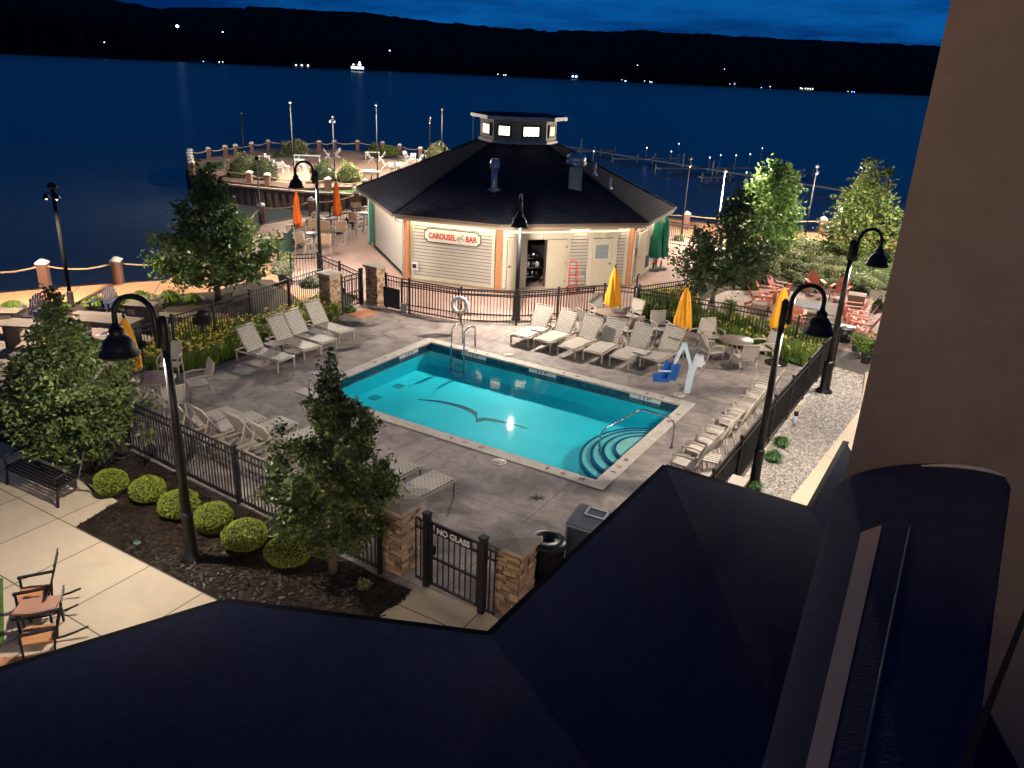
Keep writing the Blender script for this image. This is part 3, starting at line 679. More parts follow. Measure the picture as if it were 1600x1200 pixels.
t = MB(); [t.box((.13, 0, z), (.2, .035, .035)) for z in (1.3, 1.13, .1)]; [t.box((x, 0, .68), (.02, .02, 1.25)) for x in (.1, .2)]; t.build('pickets', fenceM, s)
# notice board on the back fence, keypad box
s = thing('notice_board', 'dark rectangular notice board hung on the fence beside the far gate', 'notice board', G(613, 487, .45) + Vector((0, -.09, .18)), ang(g(604, 481), g(640, 490)))
t = MB(); t.box((0, 0, .35), (.74, .02, .72)); t.build('board', mat('board_dark', (.014, .018, .035), .5), s)
t = MB(); [t.box((0, -.006, .65), (.70, .01, .025)), t.box((0, -.006, .05), (.70, .01, .025)), t.box((-.34, -.006, .35), (.025, .01, .62)), t.box((.34, -.006, .35), (.025, .01, .62))]; t.build('frame', fenceM, s)
s = thing('junction_box', 'small grey electrical box on the fence post beside the notice board', 'electrical box', G(631, 486, 1.05), 0)
t = MB(); t.box((0, -.05, .12), (.18, .14, .30)); t.build('case', potM, s); t = MB(); t.box((0, -.13, .12), (.15, .02, .25)); t.build('cover', mat('grey_cover', (.2, .2, .21), .5), s)

# life ring on its post
s = thing('life_ring', 'white life ring with rope hanging on the fence before the carousel bar', 'life ring', G(718, 496, .55) + Vector((0, -.05, .36)), R(-5))
t = MB(); nseg = 28
for k in range(nseg):
    a0 = 2 * math.pi * k / nseg; 
pts = [Vector((.25 * math.cos(2 * math.pi * k / nseg), 0, .25 * math.sin(2 * math.pi * k / nseg) + .1)) for k in range(nseg + 1)]
t.tube(pts, .065, 10, caps=False); t.build('ring', capM, s)
for k in range(4):
    a0 = R(45 + 90 * k); t = MB(); t.tube([Vector((.25 * math.cos(a0 + dd), 0, .25 * math.sin(a0 + dd) + .1)) for dd in (-.12, 0, .12)], .072, 10); t.build('band', mat('band_grey', (.5, .5, .48), .6), s)
t = MB(); t.tube([(0, -.02, .46), (.05, -.06, .2), (-.05, -.07, 0), (.06, -.06, -.2), (0, -.05, -.42), (.04, -.05, -.55)], .018, 6); t.tube([(.03, -.02, .5), (-.05, -.07, .15), (.04, -.07, -.1), (-.03, -.05, -.38)], .018, 6); t.build('rope', ropeM, s)

# ------------------------------------------------------------------ rope posts
def bollard_proto():
    r_ = thing('rope_post', '-', 'bollard', (0, 0, 0))
    t = MB(); t.box((0, 0, .45), (.34, .34, .90)); t.build('post', brownpost, r_)
    t = MB(); k = .20; t.prism([(-k, -k), (k, -k), (k, k), (-k, k)], .90, .97); t.add([(-k, -k, .97), (k, -k, .97), (k, k, .97), (-k, k, .97), (-.05, -.05, 1.09), (.05, -.05, 1.09), (.05, .05, 1.09), (-.05, .05, 1.09)], [(0, 1, 5, 4), (1, 2, 6, 5), (2, 3, 7, 6), (3, 0, 4, 7), (4, 5, 6, 7)]); t.build('cap', capM, r_)
    return Proto(r_)
bol = bollard_proto()
def rope(a, b, label, sag=.16, r=.036, z=.80):
    a = Vector((a[0], a[1], z)); b = Vector((b[0], b[1], z)); d = (b - a).normalized(); a = a + d * .165; b = b - d * .165
    t = MB(); t.tube([a.lerp(b, k / 12) - Vector((0, 0, sag * (1 - (2 * k / 12 - 1) ** 2))) for k in range(13)], r, 6)
    tag(t.build('barrier_rope', ropeM), label, 'rope', 'ropes slung between the rope posts')
def run(pts, name, ropes=True, rz=0):
    for i, p in enumerate(pts):
        bol.place(G(*p, .004), rz, f'{ORD[i]} white capped rope post from the left {name}', 'white capped brown rope posts')
        if ropes and i: rope(G(*pts[i - 1]), G(*p), f'{ORD[i-1]} rope from the left {name}')
run([(-52, 455), (72, 448), (186, 443), (300, 432)], 'on the near left promenade edge', rz=R(10))
run([(410, 347), (487, 337), (557, 324)], 'behind the orange umbrellas', rz=R(12))
rope(G(300, 432), G(410, 347), 'tan rope passing behind the dark tree on the promenade')
run([(1071, 358), (1283, 366)], 'on the promenade right of the carousel bar', rz=R(-8))
rope(G(960, 340), G(1071, 358), 'tan rope leading out from behind the eave of the bar'); rope(G(1283, 366), G(1420, 376), 'tan rope leading behind the right hand tree')
run([(327, 249), (353, 245), (369, 243), (394, 239), (420, 235)], 'on the far left edge of the pier', rz=R(10))
run([(499, 236), (523, 235), (559, 235), (598, 237), (625, 241), (657, 246), (712, 252)], 'on the far right edge of the pier', rz=R(-6))
rope(G(420, 235), G(499, 236), 'tan rope passing behind the big round bush on the pier')
run([(391, 290), (419, 294), (513, 301), (571, 303)], 'above the timber bulkhead of the pier', rz=R(-8))
rope(G(300, 270), G(391, 290), 'tan rope at the front left of the pier running behind the tree top')
for i, p in enumerate([(298, 252), (298, 257), (299, 262), (300, 267), (301, 273)]):
    bol.place(G(*p, .004), 0, f'{ORD[i]} post from the back in the row on the left end of the pier', 'white capped brown rope posts')
rope(G(298, 252), G(327, 249), 'tan rope at the far left corner of the pier')

# ------------------------------------------------------------------ bell lamps
def bell_lamp(px, py, top, arm, label, power, bell_drop=.30, reach=.68, hz=None, base_r=.108, pr=1, z=.012, warm=(1, .87, .72)):
    H = hz or HT(px, py, top); L = thing('bell_lamp', label, 'street lamp', G(px, py, z), 0, 'black lamp posts with hooked arm and bell shade')
    t = MB(); t.lathe([(base_r * 1.7, 0), (base_r * 1.7, .04), (base_r * 1.25, .09), (base_r, .14), (base_r * .95, .85), (base_r * 1.05, .88), (base_r * 1.05, .93), (base_r * .72, .98)], 18); t.build('base', black, L)
    t = MB(); t.lathe([(base_r * .76 * pr, .93), (base_r * .66 * pr, H * .6), (base_r * .52 * pr, H)], 16); t.build('pole', black, L)
    t = MB(); t.lathe([(base_r * .66, H - .5), (base_r * .66, H), (base_r * .3, H + .06)], 16); t.build('collar', black, L)
    c, s_ = math.cos(arm), math.sin(arm); d = Vector((c, s_, 0)); o = d * .13
    t = MB(); t.bar(Vector((0, 0, H - .12)), o + Vector((0, 0, H - .12)), .06); t.bar(Vector((0, 0, H - .40)), o + Vector((0, 0, H - .40)), .06)
    pts = [o + Vector((0, 0, H - .48)), o + Vector((0, 0, H - .1))]; rr = reach / 2
    for k in range(13):
        a = math.pi * k / 12; pts.append(o + d * (rr - rr * math.cos(a)) + Vector((0, 0, H + .02 + rr * math.sin(a))))
    pts.append(o + d * reach + Vector((0, 0, H - bell_drop + .16))); t.tube(pts, .046, 10); t.build('arm', black, L)
    bc_ = o + d * reach + Vector((0, 0, H - bell_drop)); t = MB()
    prof = [(.045, .20), (.06, .13), (.11, .10), (.12, .03), (.11, .0), (.17, -.05), (.225, -.12), (.25, -.20), (.265, -.27), (.31, -.325), (.32, -.355), (.30, -.35), (.25, -.28), (.235, -.20), (.21, -.13), (.15, -.07), (.04, -.05)]
    t.lathe(prof, 24, bc_); sh = t.build('bell_shade', black, L)
    t = MB(); t.lathe([(.012, -.10), (.07, -.13), (.10, -.19), (.08, -.26), (.012, -.29)], 12, bc_); t.build('bulb', bulbM, sh)
    ld = bpy.data.lights.new('lamp_light', 'POINT'); ld.energy = power; ld.color = warm; ld.shadow_soft_size = .05
    lo = bpy.data.objects.new('lamp_light', ld); col.objects.link(lo); lo.parent = L; lo.location = bc_ + Vector((0, 0, -.325))
    return L
bell_lamp(300, 872, 500, R(176), 'tall black bell lamp rising from the mulch beside the boxwoods', LP['L1'], base_r=.112)
bell_lamp(1177, 762, 472, R(4), 'tall black bell lamp in the gravel in front of the fence, nearest on the right', LP['L2'])
bell_lamp(1287, 612, 378, R(6), 'black bell lamp with thick base standing farther back in the gravel', LP['L3'], base_r=.145, pr=.82)
bell_lamp(806, 499, 318, R(-92), 'black bell lamp at the fence in front of the carousel bar, hooked towards the pool', LP['L4'])
bell_lamp(502, 441, 268, R(184), 'black bell lamp between the promenade and the bar terrace', LP['L5'])
bell_lamp(1450, 452, 280, R(170), 'added bell lamp, unseen behind the stucco wall, lighting the shrubs and coral chairs', LP['L6'])  # extra lamp added out of view to brighten the shrub border and coral chairs
dimbulb = mat('dim_bulb', (1, 1, 1), .5, emis=(1.0, .86, .66), es=4)
dullM = mat('dull_black', (.006, .006, .007), .9, spec=.1)
# slim poles on the pier and promenade
def slim(px, py, top, label, lit=0, energy=0, r=.045, heads=1, zb=.004, m=None):
    H = HT(px, py, top); r *= 1.0; L = thing('slim_lamp_pole', label, 'lamp pole', G(px, py, zb), 0, 'slim lamp poles round the pier and promenade')
    t = MB(); t.lathe([(r * 2.4, 0), (r * 2.4, .05), (r * 1.6, .10), (r * 1.5, .5), (r, .56)], 12); t.build('base', black, L)
    t = MB(); t.lathe([(r, .5), (r * .8, H)], 10); t.build('pole', m or poleM, L)
    t = MB(); t.lathe([(r * 1.2, H - .02), (r * 2.6, H + .02), (r * 2.2, H + .12), (r * .5, H + .2)], 12); t.build('cap', black, L)
    for i in range(heads if lit else 0):
        sx_ = (i - (heads - 1) / 2) * .36; t = MB(); t.lathe([(.03, .16), (.07, .12), (.13, 0), (.12, -.01), (.05, .1)], 14, (sx_, -.14, H - .32)); sh = t.build('lamp_shade', black, L)
        t = MB(); t.lathe([(.01, .03), (.035, 0), (.035, -.04), (.01, -.06)], 10, (sx_, -.14, H - .32)); t.build('bulb', dimbulb, sh)
        t = MB(); t.bar((sx_ * .3, 0, H - .12), (sx_, -.14, H - .16), .03); t.build('bracket', black, L)
    if energy:
        ld = bpy.data.lights.new('lamp_light', 'SPOT' if heads > 1 and px < 300 else 'POINT'); ld.energy = energy; ld.color = (1, .84, .66)
        if ld.type == 'SPOT': ld.spot_size = R(158); ld.spot_blend = .5; ld.color = (1, .76, .52); ld.shadow_soft_size = .08
        lo = bpy.data.objects.new('lamp_light', ld); col.objects.link(lo); lo.parent = L; lo.location = (0, -1.4, H - .5)
    return L
poleM = mat('grey_pole', (.016, .016, .018), .8, spec=.1)
slim(112, 478, 294, 'slim dark lamp pole with two small lit heads by the left promenade', 1, LP['prom'], heads=2, r=.07, m=dullM)
slim(408, 349, 250, 'grey lamp pole at the corner of the basin right of the dark tree', 0, 0, m=mat('pale_pole', (.32, .31, .29), .5))
slim(383, 262, 178, 'slim lamp pole on the left part of the pier behind the bushes', 0, 0)
slim(461, 297, 162, 'tallest slim pole at the front middle of the pier', 0, LP['pier'])
slim(523, 272, 184, 'pier lamp pole with a lit lamp head in the middle of the pier', 1, LP['pier'], heads=2)
slim(492, 238, 203, 'short slim pole at the back edge of the pier', 0, 0, r=.03)
slim(590, 283, 166, 'tall slim pole on the right part of the pier in front of the chairs', 0, LP['pier'])
slim(671, 262, 186, 'lamp pole with small lit head at the right end of the pier', 1, 0)
slim(690, 257, 172, 'rightmost tall slim pole on the pier next to the round bush', 0, LP['pier'])
slim(738, 262, 180, 'slim pole rising behind the roof left of the cupola', 0, 0)
slim(1064, 372, 250, 'slim dark lamp pole right of the carousel bar by the rope post', 1, 0, heads=1)
slim(1118, 380, 270, 'grey slim pole behind the dark tree on the right promenade', 0, LP['right'], m=mat('pale_pole', (.32, .31, .29), .5))
slim(1256, 378, 262, 'slim dark pole between the two trees on the right promenade', 1, LP['right'])

# ------------------------------------------------------------------ carousel bar (octagonal pavilion)
EZ = 2.85
cenB = Vector((-.40, 39.2, 0))
ev = [G(560, 292, EZ), G(616, 334, EZ), G(781, 351, EZ), G(1010, 348, EZ), G(1053, 324, EZ)]
for p in ev: p.z = 0
cenB = (ev[0] + ev[4]) / 2
eave = ev[:4] + [ev[4]] + [2 * cenB - ev[i] for i in (1, 2, 3)]
def offset(poly, d):
    n = len(poly); out = []
    for i in range(n):
        a, b, c = poly[i - 1], poly[i], poly[(i + 1) % n]
        u1 = (b - a).normalized(); u2 = (c - b).normalized(); n1 = Vector((-u1.y, u1.x, 0)); n2 = Vector((-u2.y, u2.x, 0))
        p = a + n1 * d; r_ = b + n2 * d; den = u1.x * u2.y - u1.y * u2.x; t = ((r_.x - p.x) * u2.y - (r_.y - p.y) * u2.x) / den; out.append(p + u1 * t)
    return out
wall = offset(eave, .62)
bar = thing('carousel_bar', 'octagonal tan bar pavilion with dark roof, lit cupola and CAROUSEL BAR sign', 'building', (0, 0, 0))
WT = 2.62
sidM = mat('tan_siding', (.45, .405, .345), .65, c2=(.49, .44, .375), scale=2)
sofM = mat('soffit_cream', (.60, .54, .42), .7)
doorM = mat('door_cream', (.58, .51, .38), .5, c2=(.62, .55, .41), scale=2)
def face(i):
    a, b = wall[i], wall[(i + 1) % 8]; u = (b - a).normalized(); return a, u, Vector((u.y, -u.x, 0)), (b - a).length
def fbox(t, i, s0, s1, z0, z1, d0, d1, frac=True):
    a, u, n, L = face(i); k = L if frac else 1; s0 *= k; s1 *= k
    t.box(a + u * (s0 + s1) / 2 + n * (d0 + d1) / 2 + Vector((0, 0, (z0 + z1) / 2)), (s1 - s0, abs(d1 - d0), z1 - z0), rz=math.atan2(u.y, u.x)); return t
for i in range(8):
    a, u, n, L = face(i); t = MB()
    if i == 0: spans = []
    elif i == 2: spans = [(.0, .13), (.515, .66), (.885, 1.0)]
    elif i == 3: spans = [(0, .22), (.5, 1)]
    else: spans = [(0, 1)]
    rows = 18; zb = .12; hh = (WT - zb) / rows
    for s0, s1 in spans:
        t = MB()
        for k in range(rows):
            z0 = zb + k * hh; p0 = a + u * s0 * L; p1 = a + u * s1 * L
            zg = z0 + .028; t.add([p0 + n * .044 + Vector((0, 0, zg)), p1 + n * .044 + Vector((0, 0, zg)), p1 + n * .018 + Vector((0, 0, z0 + hh)), p0 + n * .018 + Vector((0, 0, z0 + hh)), p0 + n * .004 + Vector((0, 0, zg)), p1 + n * .004 + Vector((0, 0, zg))], [(0, 1, 2, 3), (4, 5, 1, 0)])
        t.build('siding', sidM, bar)
# solid core behind the cladding (open room behind the double door)
a, u, n, L = face(2)
core = [w_ + (cenB - w_).normalized() * .02 for w_ in wall]
t = MB()
for i in range(8):
    if i == 2:
        for s0, s1 in ((0, .2), (.34, 1)): fbox(t, 2, s0, s1, .0, WT, -.14, -.004)
        fbox(t, 2, .2, .34, 2.12, WT, -.14, -.004)
    else: fbox(t, i, 0, 1, 0, WT, -.14, -.004)
t.build('wall', mat('siding_shadow_gap', (.07, .055, .045), .9), bar)  # dark backing colour paints the shadow lines under the siding laps
t = MB(); t.sheet([tuple(w_)[:2] for w_ in wall], .03); t.build('floor', pinkM, bar)
t = MB(); t.prism([tuple(p)[:2] for p in offset(eave, .50)], .0, .10, holes=[[tuple(p)[:2] for p in offset(eave, .70)]]); t.build('plinth', mat('curb_concrete', (.33, .27, .22)), bar)
# corner posts
for i in range(8):
    pm_ = greenP if i == 0 else postO; t = MB(); c = wall[i]; o = (c - cenB).normalized() * .05
    t.box(c + o + Vector((0, 0, WT / 2)), (.24 if i else .3, .24, WT), rz=math.atan2(o.y, o.x)); t.build('corner_post', pm_, bar)
for i in (1, 2, 3):
    L = face(i)[3]; fbox(MB(), i, .16 / L, .30 / L, .1, WT, 0, .060).build('corner_trim', trimM, bar); fbox(MB(), i, 1 - .30 / L, 1 - .16 / L, .1, WT, 0, .060).build('corner_trim', trimM, bar)
for i in (1, 3): fbox(MB(), i, .06, .94, WT - .12, WT, 0, .066).build('frieze_trim', trimM, bar); fbox(MB(), i, .06, .94, .08, .20, 0, .068).build('base_trim', trimM, bar)
# left face: long roll shutter in a white frame
t = MB(); fbox(t, 0, .10, .93, .10, 2.50, -.02, .02); t.build('roll_shutter', mat('shutter_white', (.55, .52, .47), .5, c2=(.58, .55, .5), scale=2), bar)
t = MB(); fbox(t, 0, .07, .10, .0, WT, 0, .09); fbox(t, 0, .93, .96, 0, WT, 0, .09); fbox(t, 0, .07, .96, 2.50, WT, 0, .085); fbox(t, 0, .10, .93, .0, .10, 0, .12); t.build('shutter_frame', mat('frame_dark', (.10, .10, .10), .5), bar)
# doors on the front face
def door(i, s0, s1, d, name='door', win=None, knob=None, hinge=None, z1=2.10, dep=.05):
    t = MB(); fbox(t, i, s0, s1, .05, z1, d, d + dep); o = t.build(name, doorM, bar); L = face(i)[3]
    if knob: t = MB(); fbox(t, i, knob, knob + .07 / L, 1.0, 1.07, d + dep, d + dep + .06); t.build('handle', steel, o)
    if hinge:
        t = MB(); [fbox(t, i, hinge, hinge + .03 / L, z, z + .1, d + dep, d + dep + .012) for z in (.3, 1.05, 1.75)]; t.build('hinge', steel, o)
    if win:
        t = MB(); fbox(t, i, win[0], win[1], win[2], win[3], d + dep, d + dep + .006); gl = t.build('pane', mat('pane_grey', (.20, .25, .28), .15, c2=(.32, .36, .38), scale=3, stretch=(.2, 1, 9)), o)
        t = MB(); fbox(t, i, win[0] - .01, win[1] + .01, win[3], win[3] + .04, d + dep, d + dep + .02); fbox(t, i, win[0] - .01, win[1] + .01, win[2] - .04, win[2], d + dep, d + dep + .02); fbox(t, i, win[0] - .012, win[0], win[2], win[3], d + dep, d + dep + .02); fbox(t, i, win[1], win[1] + .012, win[2], win[3], d + dep, d + dep + .02); t.build('window_frame', trimM, gl)
door(2, .055, .135, .09, knob=.065)
door(2, .345, .50, .09, hinge=.485)
door(2, .69, .85, .02, win=(.715, .815, 1.25, 1.85), knob=.825)
t = MB()
fbox(t, 2, .135, .2, .05, 2.3, 0, .07); fbox(t, 2, .50, .52, .05, 2.3, 0, .075)
fbox(t, 2, .66, .69, .05, 2.14, 0, .08); fbox(t, 2, .85, .885, .05, 2.14, 0, .08)
fbox(t, 2, .115, .535, 2.12, 2.36, 0, .10); fbox(t, 2, .10, .55, 2.36, 2.42, 0, .17); fbox(t, 2, .31, .345, 2.13, 2.40, 0, .19)
fbox(t, 2, .65, .895, 2.14, 2.36, 0, .09); fbox(t, 2, .64, .905, 2.36, 2.42, 0, .17); fbox(t, 2, .76, .79, 2.15, 2.40, 0, .19)
t.build('door_trim', trimM, bar)
door(3, .24, .48, .02, knob=.26)
t = MB(); fbox(t, 3, .20, .24, .05, 2.3, 0, .07); fbox(t, 3, .48, .52, .05, 2.3, 0, .07); t.build('door_trim', trimM, bar)
# small fittings on the walls
t = MB(); fbox(t, 1, .055, .125, .45, .80, .0, .10); o = t.build('meter_box', capM, bar); t = MB(); fbox(t, 1, .07, .11, .55, .72, .10, .13); t.build('meter', black, o)
t = MB(); fbox(t, 3, .10, .14, 1.2, 1.55, .0, .10); t.build('wall_box', black, bar)
t = MB(); fbox(t, 3, .60, .66, .3, .8, .0, .12); t.build('wall_box', potM, bar)
t = MB(); c = wall[3] + Vector((.35, -.35, 0)); t.tube([c + Vector((0, 0, .0)), c + Vector((0, 0, .55)), c + Vector((.1, 0, .62))], .035, 8); t.build('standpipe', black, bar)
# storage room seen through the open double door
a, u, n, L = face(2); room = thing('storage_shelf', 'metal shelf stacked with kitchen gear inside the open bar door', 'shelf', a + u * L * .30 - n * .9, math.atan2(u.y, u.x))
t = MB(); [t.box((x, y, .7), (.03, .03, 1.4)) for x in (-.32, .32) for y in (-.18, .18)]; t.build('frame', steel, room)
for z in (.35, .75, 1.15): t = MB(); t.box((0, 0, z), (.7, .42, .03)); t.build('shelf', steel, room)
random.seed(3)
for z in (.365, .765, 1.165):
    for x in (-.2, .02, .22):
        t = MB(); t.lathe([(.02, 0), (.08, .01), (.09, random.uniform(.08, .2)), (.07, .2)], 10, (x, 0, z)); tag(t.build('pot', random.choice([whiteP, potM, steel]), room))
t = MB(); rm = [a + u * L * .06 - n * .15, a + u * L * .6 - n * .15, a + u * L * .6 - n * 2.4, a + u * L * .06 - n * 2.4]
for p_, q_ in ((rm[1], rm[2]), (rm[2], rm[3]), (rm[3], rm[0])): t.add([p_, q_, q_ + Vector((0, 0, WT)), p_ + Vector((0, 0, WT))], [(0, 1, 2, 3)])
t.build('storage_room', mat('room_dark', (.05, .05, .06), .9), bar)
# sign: scrolled plaque with red letters
a, u, n, L = face(1)
Q = Matrix((u, Vector((0, 0, 1)), n)).transposed().to_4x4()
SW, SH = 2.45, .52
Q.translation = a + u * L * .505 + n * .07 + Vector((0, 0, 2.02))
def plaque(k):
    w2, h2 = SW / 2 + k, SH / 2 + k; pts = []
    for sx, sy in ((1, 1), (-1, 1), (-1, -1), (1, -1)):
        c = [(w2, h2 * .42), (w2 - .04, h2 * .62), (w2 - .12, h2 * .70), (w2 - .10, h2 * .92), (w2 - .20, h2)]
        c = [(x * sx, y * sy) for x, y in c]
        pts += c if sx * sy > 0 else c[::-1]
    return pts
t = MB(); t.prism(plaque(.045), -.03, .01); xf(t, Q); sg = t.build('sign', mat('sign_edge', (.07, .08, .06), .5), bar, fixn=True)
t = MB(); t.prism(plaque(0), .01, .022); xf(t, Q); t.build('sign_face', mat('sign_cream', (.78, .74, .62), .5), sg, fixn=True)
redL = mat('sign_red', (.50, .03, .02), .5)
t = text_mb('CAROUSEL', .335, .008, .008, .74); xf(t, Q @ Matrix.Translation((-.45, -.02, .03))); t.build('lettering', redL, sg)
t = text_mb('BAR', .335, .008, .008, .80); xf(t, Q @ Matrix.Translation((.84, -.02, .03))); t.build('lettering', redL, sg)
# little cream horse emblem between the words
hs = MB(); hp_ = [(-.16, -.02), (-.15, .06), (-.06, .08), (.04, .07), (.08, .16), (.06, .20), (.12, .22), (.19, .15), (.17, .12), (.12, .13), (.10, .02), (.17, -.05), (.20, -.13), (.15, -.13), (.12, -.06), (.04, -.03), (-.06, -.03), (-.09, -.11), (-.06, -.19), (-.11, -.19), (-.14, -.10), (-.20, -.13), (-.21, -.03)]
hs.prism(hp_, .022, .045); xf(hs, Q @ Matrix.Translation((.37, -.01, 0)) @ Matrix.Scale(.85, 4)); hs.build('horse_emblem', mat('emblem_cream', (.30, .42, .42), .5), sg, fixn=True)
t = MB(); t.prism([(-.012, -.26), (.012, -.26), (.012, .27), (-.012, .27)], .045, .055); xf(t, Q @ Matrix.Translation((.37, 0, 0))); t.build('emblem_pole', mat('emblem_gold', (.5, .35, .1), .4), sg, fixn=True)
# soffit, fascia, gutter, downspouts, light strips
t = MB(); t.sheet([tuple(p)[:2] for p in offset(eave, .04)], WT + .02, holes=[[tuple(p)[:2] for p in offset(eave, .70)]]); t.build('soffit', sofM, bar)
fas = mat('fascia_tan', (.34, .27, .20), .55)
t = MB()
for i in range(8):
    p, q_ = eave[i], eave[(i + 1) % 8]; t.bar(p + Vector((0, 0, EZ - .11)), q_ + Vector((0, 0, EZ - .11)), .04, .22)
t.build('fascia', fas, bar)
t = MB()
ge = offset(eave, -.06)
for i in range(8): p, q_ = ge[i], ge[(i + 1) % 8]; t.bar(p + Vector((0, 0, EZ - .04)), q_ + Vector((0, 0, EZ - .04)), .11, .11)
t.build('gutter', mat('gutter_brown', (.16, .115, .085), .4), bar)
for c in (ev[1], ev[3], ev[0]):
    d = (c - cenB).normalized(); o1 = c - d * .02; w1 = c - d * .60; t = MB()
    t.tube([o1 + Vector((0, 0, EZ - .1)), o1 + Vector((0, 0, EZ - .24)), w1 + d * .1 + Vector((0, 0, EZ - .46)), w1 + d * .1 + Vector((0, 0, .1))], .045, 8); t.build('downspout', whiteP, bar)
soffL = mat('soffit_lamp', (1, 1, 1), .5, emis=(1.0, .80, .56), es=LP['soffit'])
for i in range(8):
    a, u, n, L = face(i); t = MB(); t.box(a + u * L / 2 + n * .17 + Vector((0, 0, WT - .005)), (L - .5, .055, .03), rz=math.atan2(u.y, u.x)); t.build('soffit_light', soffL, bar)
# roof and cupola
CZ = V(808, 226, cenB.y - 1.9).z
cupc = V(808, 226, cenB.y - 1.9); cenC = Vector((cupc.x, cenB.y, 0))
def octa(r, c=None, ph=None):
    c = c or cenC; base = [(p - cenB).normalized() for p in wall]
    return [c + Vector((b.x * r, b.y * r, 0)) for b in base]
cu = octa(1.95)
t = MB(); rb = offset(eave, -.10)
for i in range(8):
    j = (i + 1) % 8; t.add([rb[i] + Vector((0, 0, EZ + .02)), rb[j] + Vector((0, 0, EZ + .02)), cu[j] + Vector((0, 0, CZ)), cu[i] + Vector((0, 0, CZ)), rb[i] + Vector((0, 0, EZ - .02)), rb[j] + Vector((0, 0, EZ - .02))], [(0, 1, 2, 3), (4, 5, 1, 0)])
roof = t.build('roof', shingleM, bar)
t = MB()
for i in range(8): t.bar(rb[i] + Vector((0, 0, EZ + .035)), cu[i] + Vector((0, 0, CZ + .02)), .16, .015)
t.build('hip_cap', shingleM, roof)
TZ = V(808, 189, cenC.y - 1.95).z
cwM = mat('cupola_siding', (.36, .29, .23), .7, c2=(.40, .33, .26), scale=3)
cup = MB(); cup.prism([tuple(p)[:2] for p in octa(1.82)], CZ - .5, TZ + .05); cuo = cup.build('cupola', cwM, bar, fixn=True)
t = MB(); t.prism([tuple(p)[:2] for p in octa(1.90)], CZ - .1, CZ + .12); t.build('base_trim', trimM, cuo, fixn=True)
winE = mat('cupola_glow', (.9, .9, .8), .5, emis=(1.0, .86, .50), es=4.5)
wz0, wz1 = CZ + (TZ - CZ) * .36, CZ + (TZ - CZ) * .74
oc = octa(1.82)
for i in range(8):
    a, b = oc[i], oc[(i + 1) % 8]; u = (b - a).normalized(); n = Vector((u.y, -u.x, 0)); L = (b - a).length; rz = math.atan2(u.y, u.x); mid = (a + b) / 2; wz = (wz0 + wz1) / 2; wd = L * .50
    f = MB()
    for dx in (-wd / 2 - .04, wd / 2 + .04): f.box(mid + u * dx + n * .03 + Vector((0, 0, wz)), (.08, .07, wz1 - wz0 + .16), rz=rz)
    for zz in (wz0 - .04, wz1 + .04): f.box(mid + n * .031 + Vector((0, 0, zz)), (wd, .066, .08), rz=rz)
    fo = f.build('window', mat('mullion_dark', (.12, .10, .08), .6), cuo)
    g_ = MB(); g_.box(mid + n * .008 + Vector((0, 0, wz)), (wd, .012, wz1 - wz0), rz=rz); g_.build('pane', winE, fo)
    g_ = MB(); [g_.box(mid + u * (x * wd) + n * .03 + Vector((0, 0, wz)), (.022, .03, wz1 - wz0), rz=rz) for x in (-.25, 0, .25)]; g_.box(mid + n * .029 + Vector((0, 0, wz + .1)), (wd, .03, .022), rz=rz); g_.build('mullion', mat('mullion_dark', (.1, .1, .1)), fo)
RO = 2.30
t = MB(); t.prism([tuple(p)[:2] for p in octa(RO)], TZ + .02, TZ + .18); t.build('cupola_eave', mat('eave_white', (.62, .60, .56), .5), cuo, fixn=True)
t = MB(); o8 = octa(RO + .03)
t.add([p + Vector((0, 0, TZ + .19)) for p in o8] + [cenC + Vector((0, 0, TZ + .27))], [(i, (i + 1) % 8, 8) for i in range(8)]); t.build('cupola_roof', shingleM, cuo)
def onroof(px, py, i):
    a = rb[i] + Vector((0, 0, EZ + .02)); b = rb[(i + 1) % 8] + Vector((0, 0, EZ + .02)); c = cu[i] + Vector((0, 0, CZ)); n = (b - a).cross(c - a).normalized()
    d = ray(px, py); return CAM + d * ((a - CAM).dot(n) / d.dot(n))
p = onroof(772, 298, 1); v_ = thing('roof_vent', 'tall thin vent pipe with flared cap on the left of the bar roof', 'roof vent', p)
t = MB(); t.lathe([(.13, -.2), (.13, .9)], 14); t.build('pipe', galv, v_)
t = MB(); t.lathe([(.14, .86), (.21, .92), (.21, 1.12), (.16, 1.22), (.16, 1.3)], 14); t.build('cap', galv, v_); t = MB(); t.lathe([(.28, .0), (.27, .03), (.13, .1)], 14, (0, 0, .02)); t.build('flashing', galv, v_)
p = onroof(898, 290, 2); v_ = thing('roof_vent', 'wide galvanised exhaust fan on a square duct on the bar roof', 'roof vent', p)
t = MB(); t.box((0, 0, .25), (.55, .55, 1.1)); t.build('duct', mat('duct_cream', (.50, .48, .38), .5), v_)
t = MB(); t.lathe([(.34, .82), (.44, .88), (.44, 1.02), (.38, 1.06), (.42, 1.10), (.40, 1.26), (.2, 1.32)], 18); t.build('fan_hood', galv, v_)
for (px, py, hh) in ((929, 272, .5), (953, 293, .42)):
    p = onroof(px, py, 2); v_ = thing('vent_pipe', 'short thin white vent pipe on the right of the bar roof, ' + ('upper one' if px < 940 else 'lower one'), 'vent pipe', p, 0, 'short vent pipes on the bar roof')
    t = MB(); t.lathe([(.05, -.1), (.05, hh)], 10); t.build('pipe', whiteP, v_); t = MB(); t.lathe([(.13, -.05), (.06, .06)], 10); t.build('flashing', galv, v_)

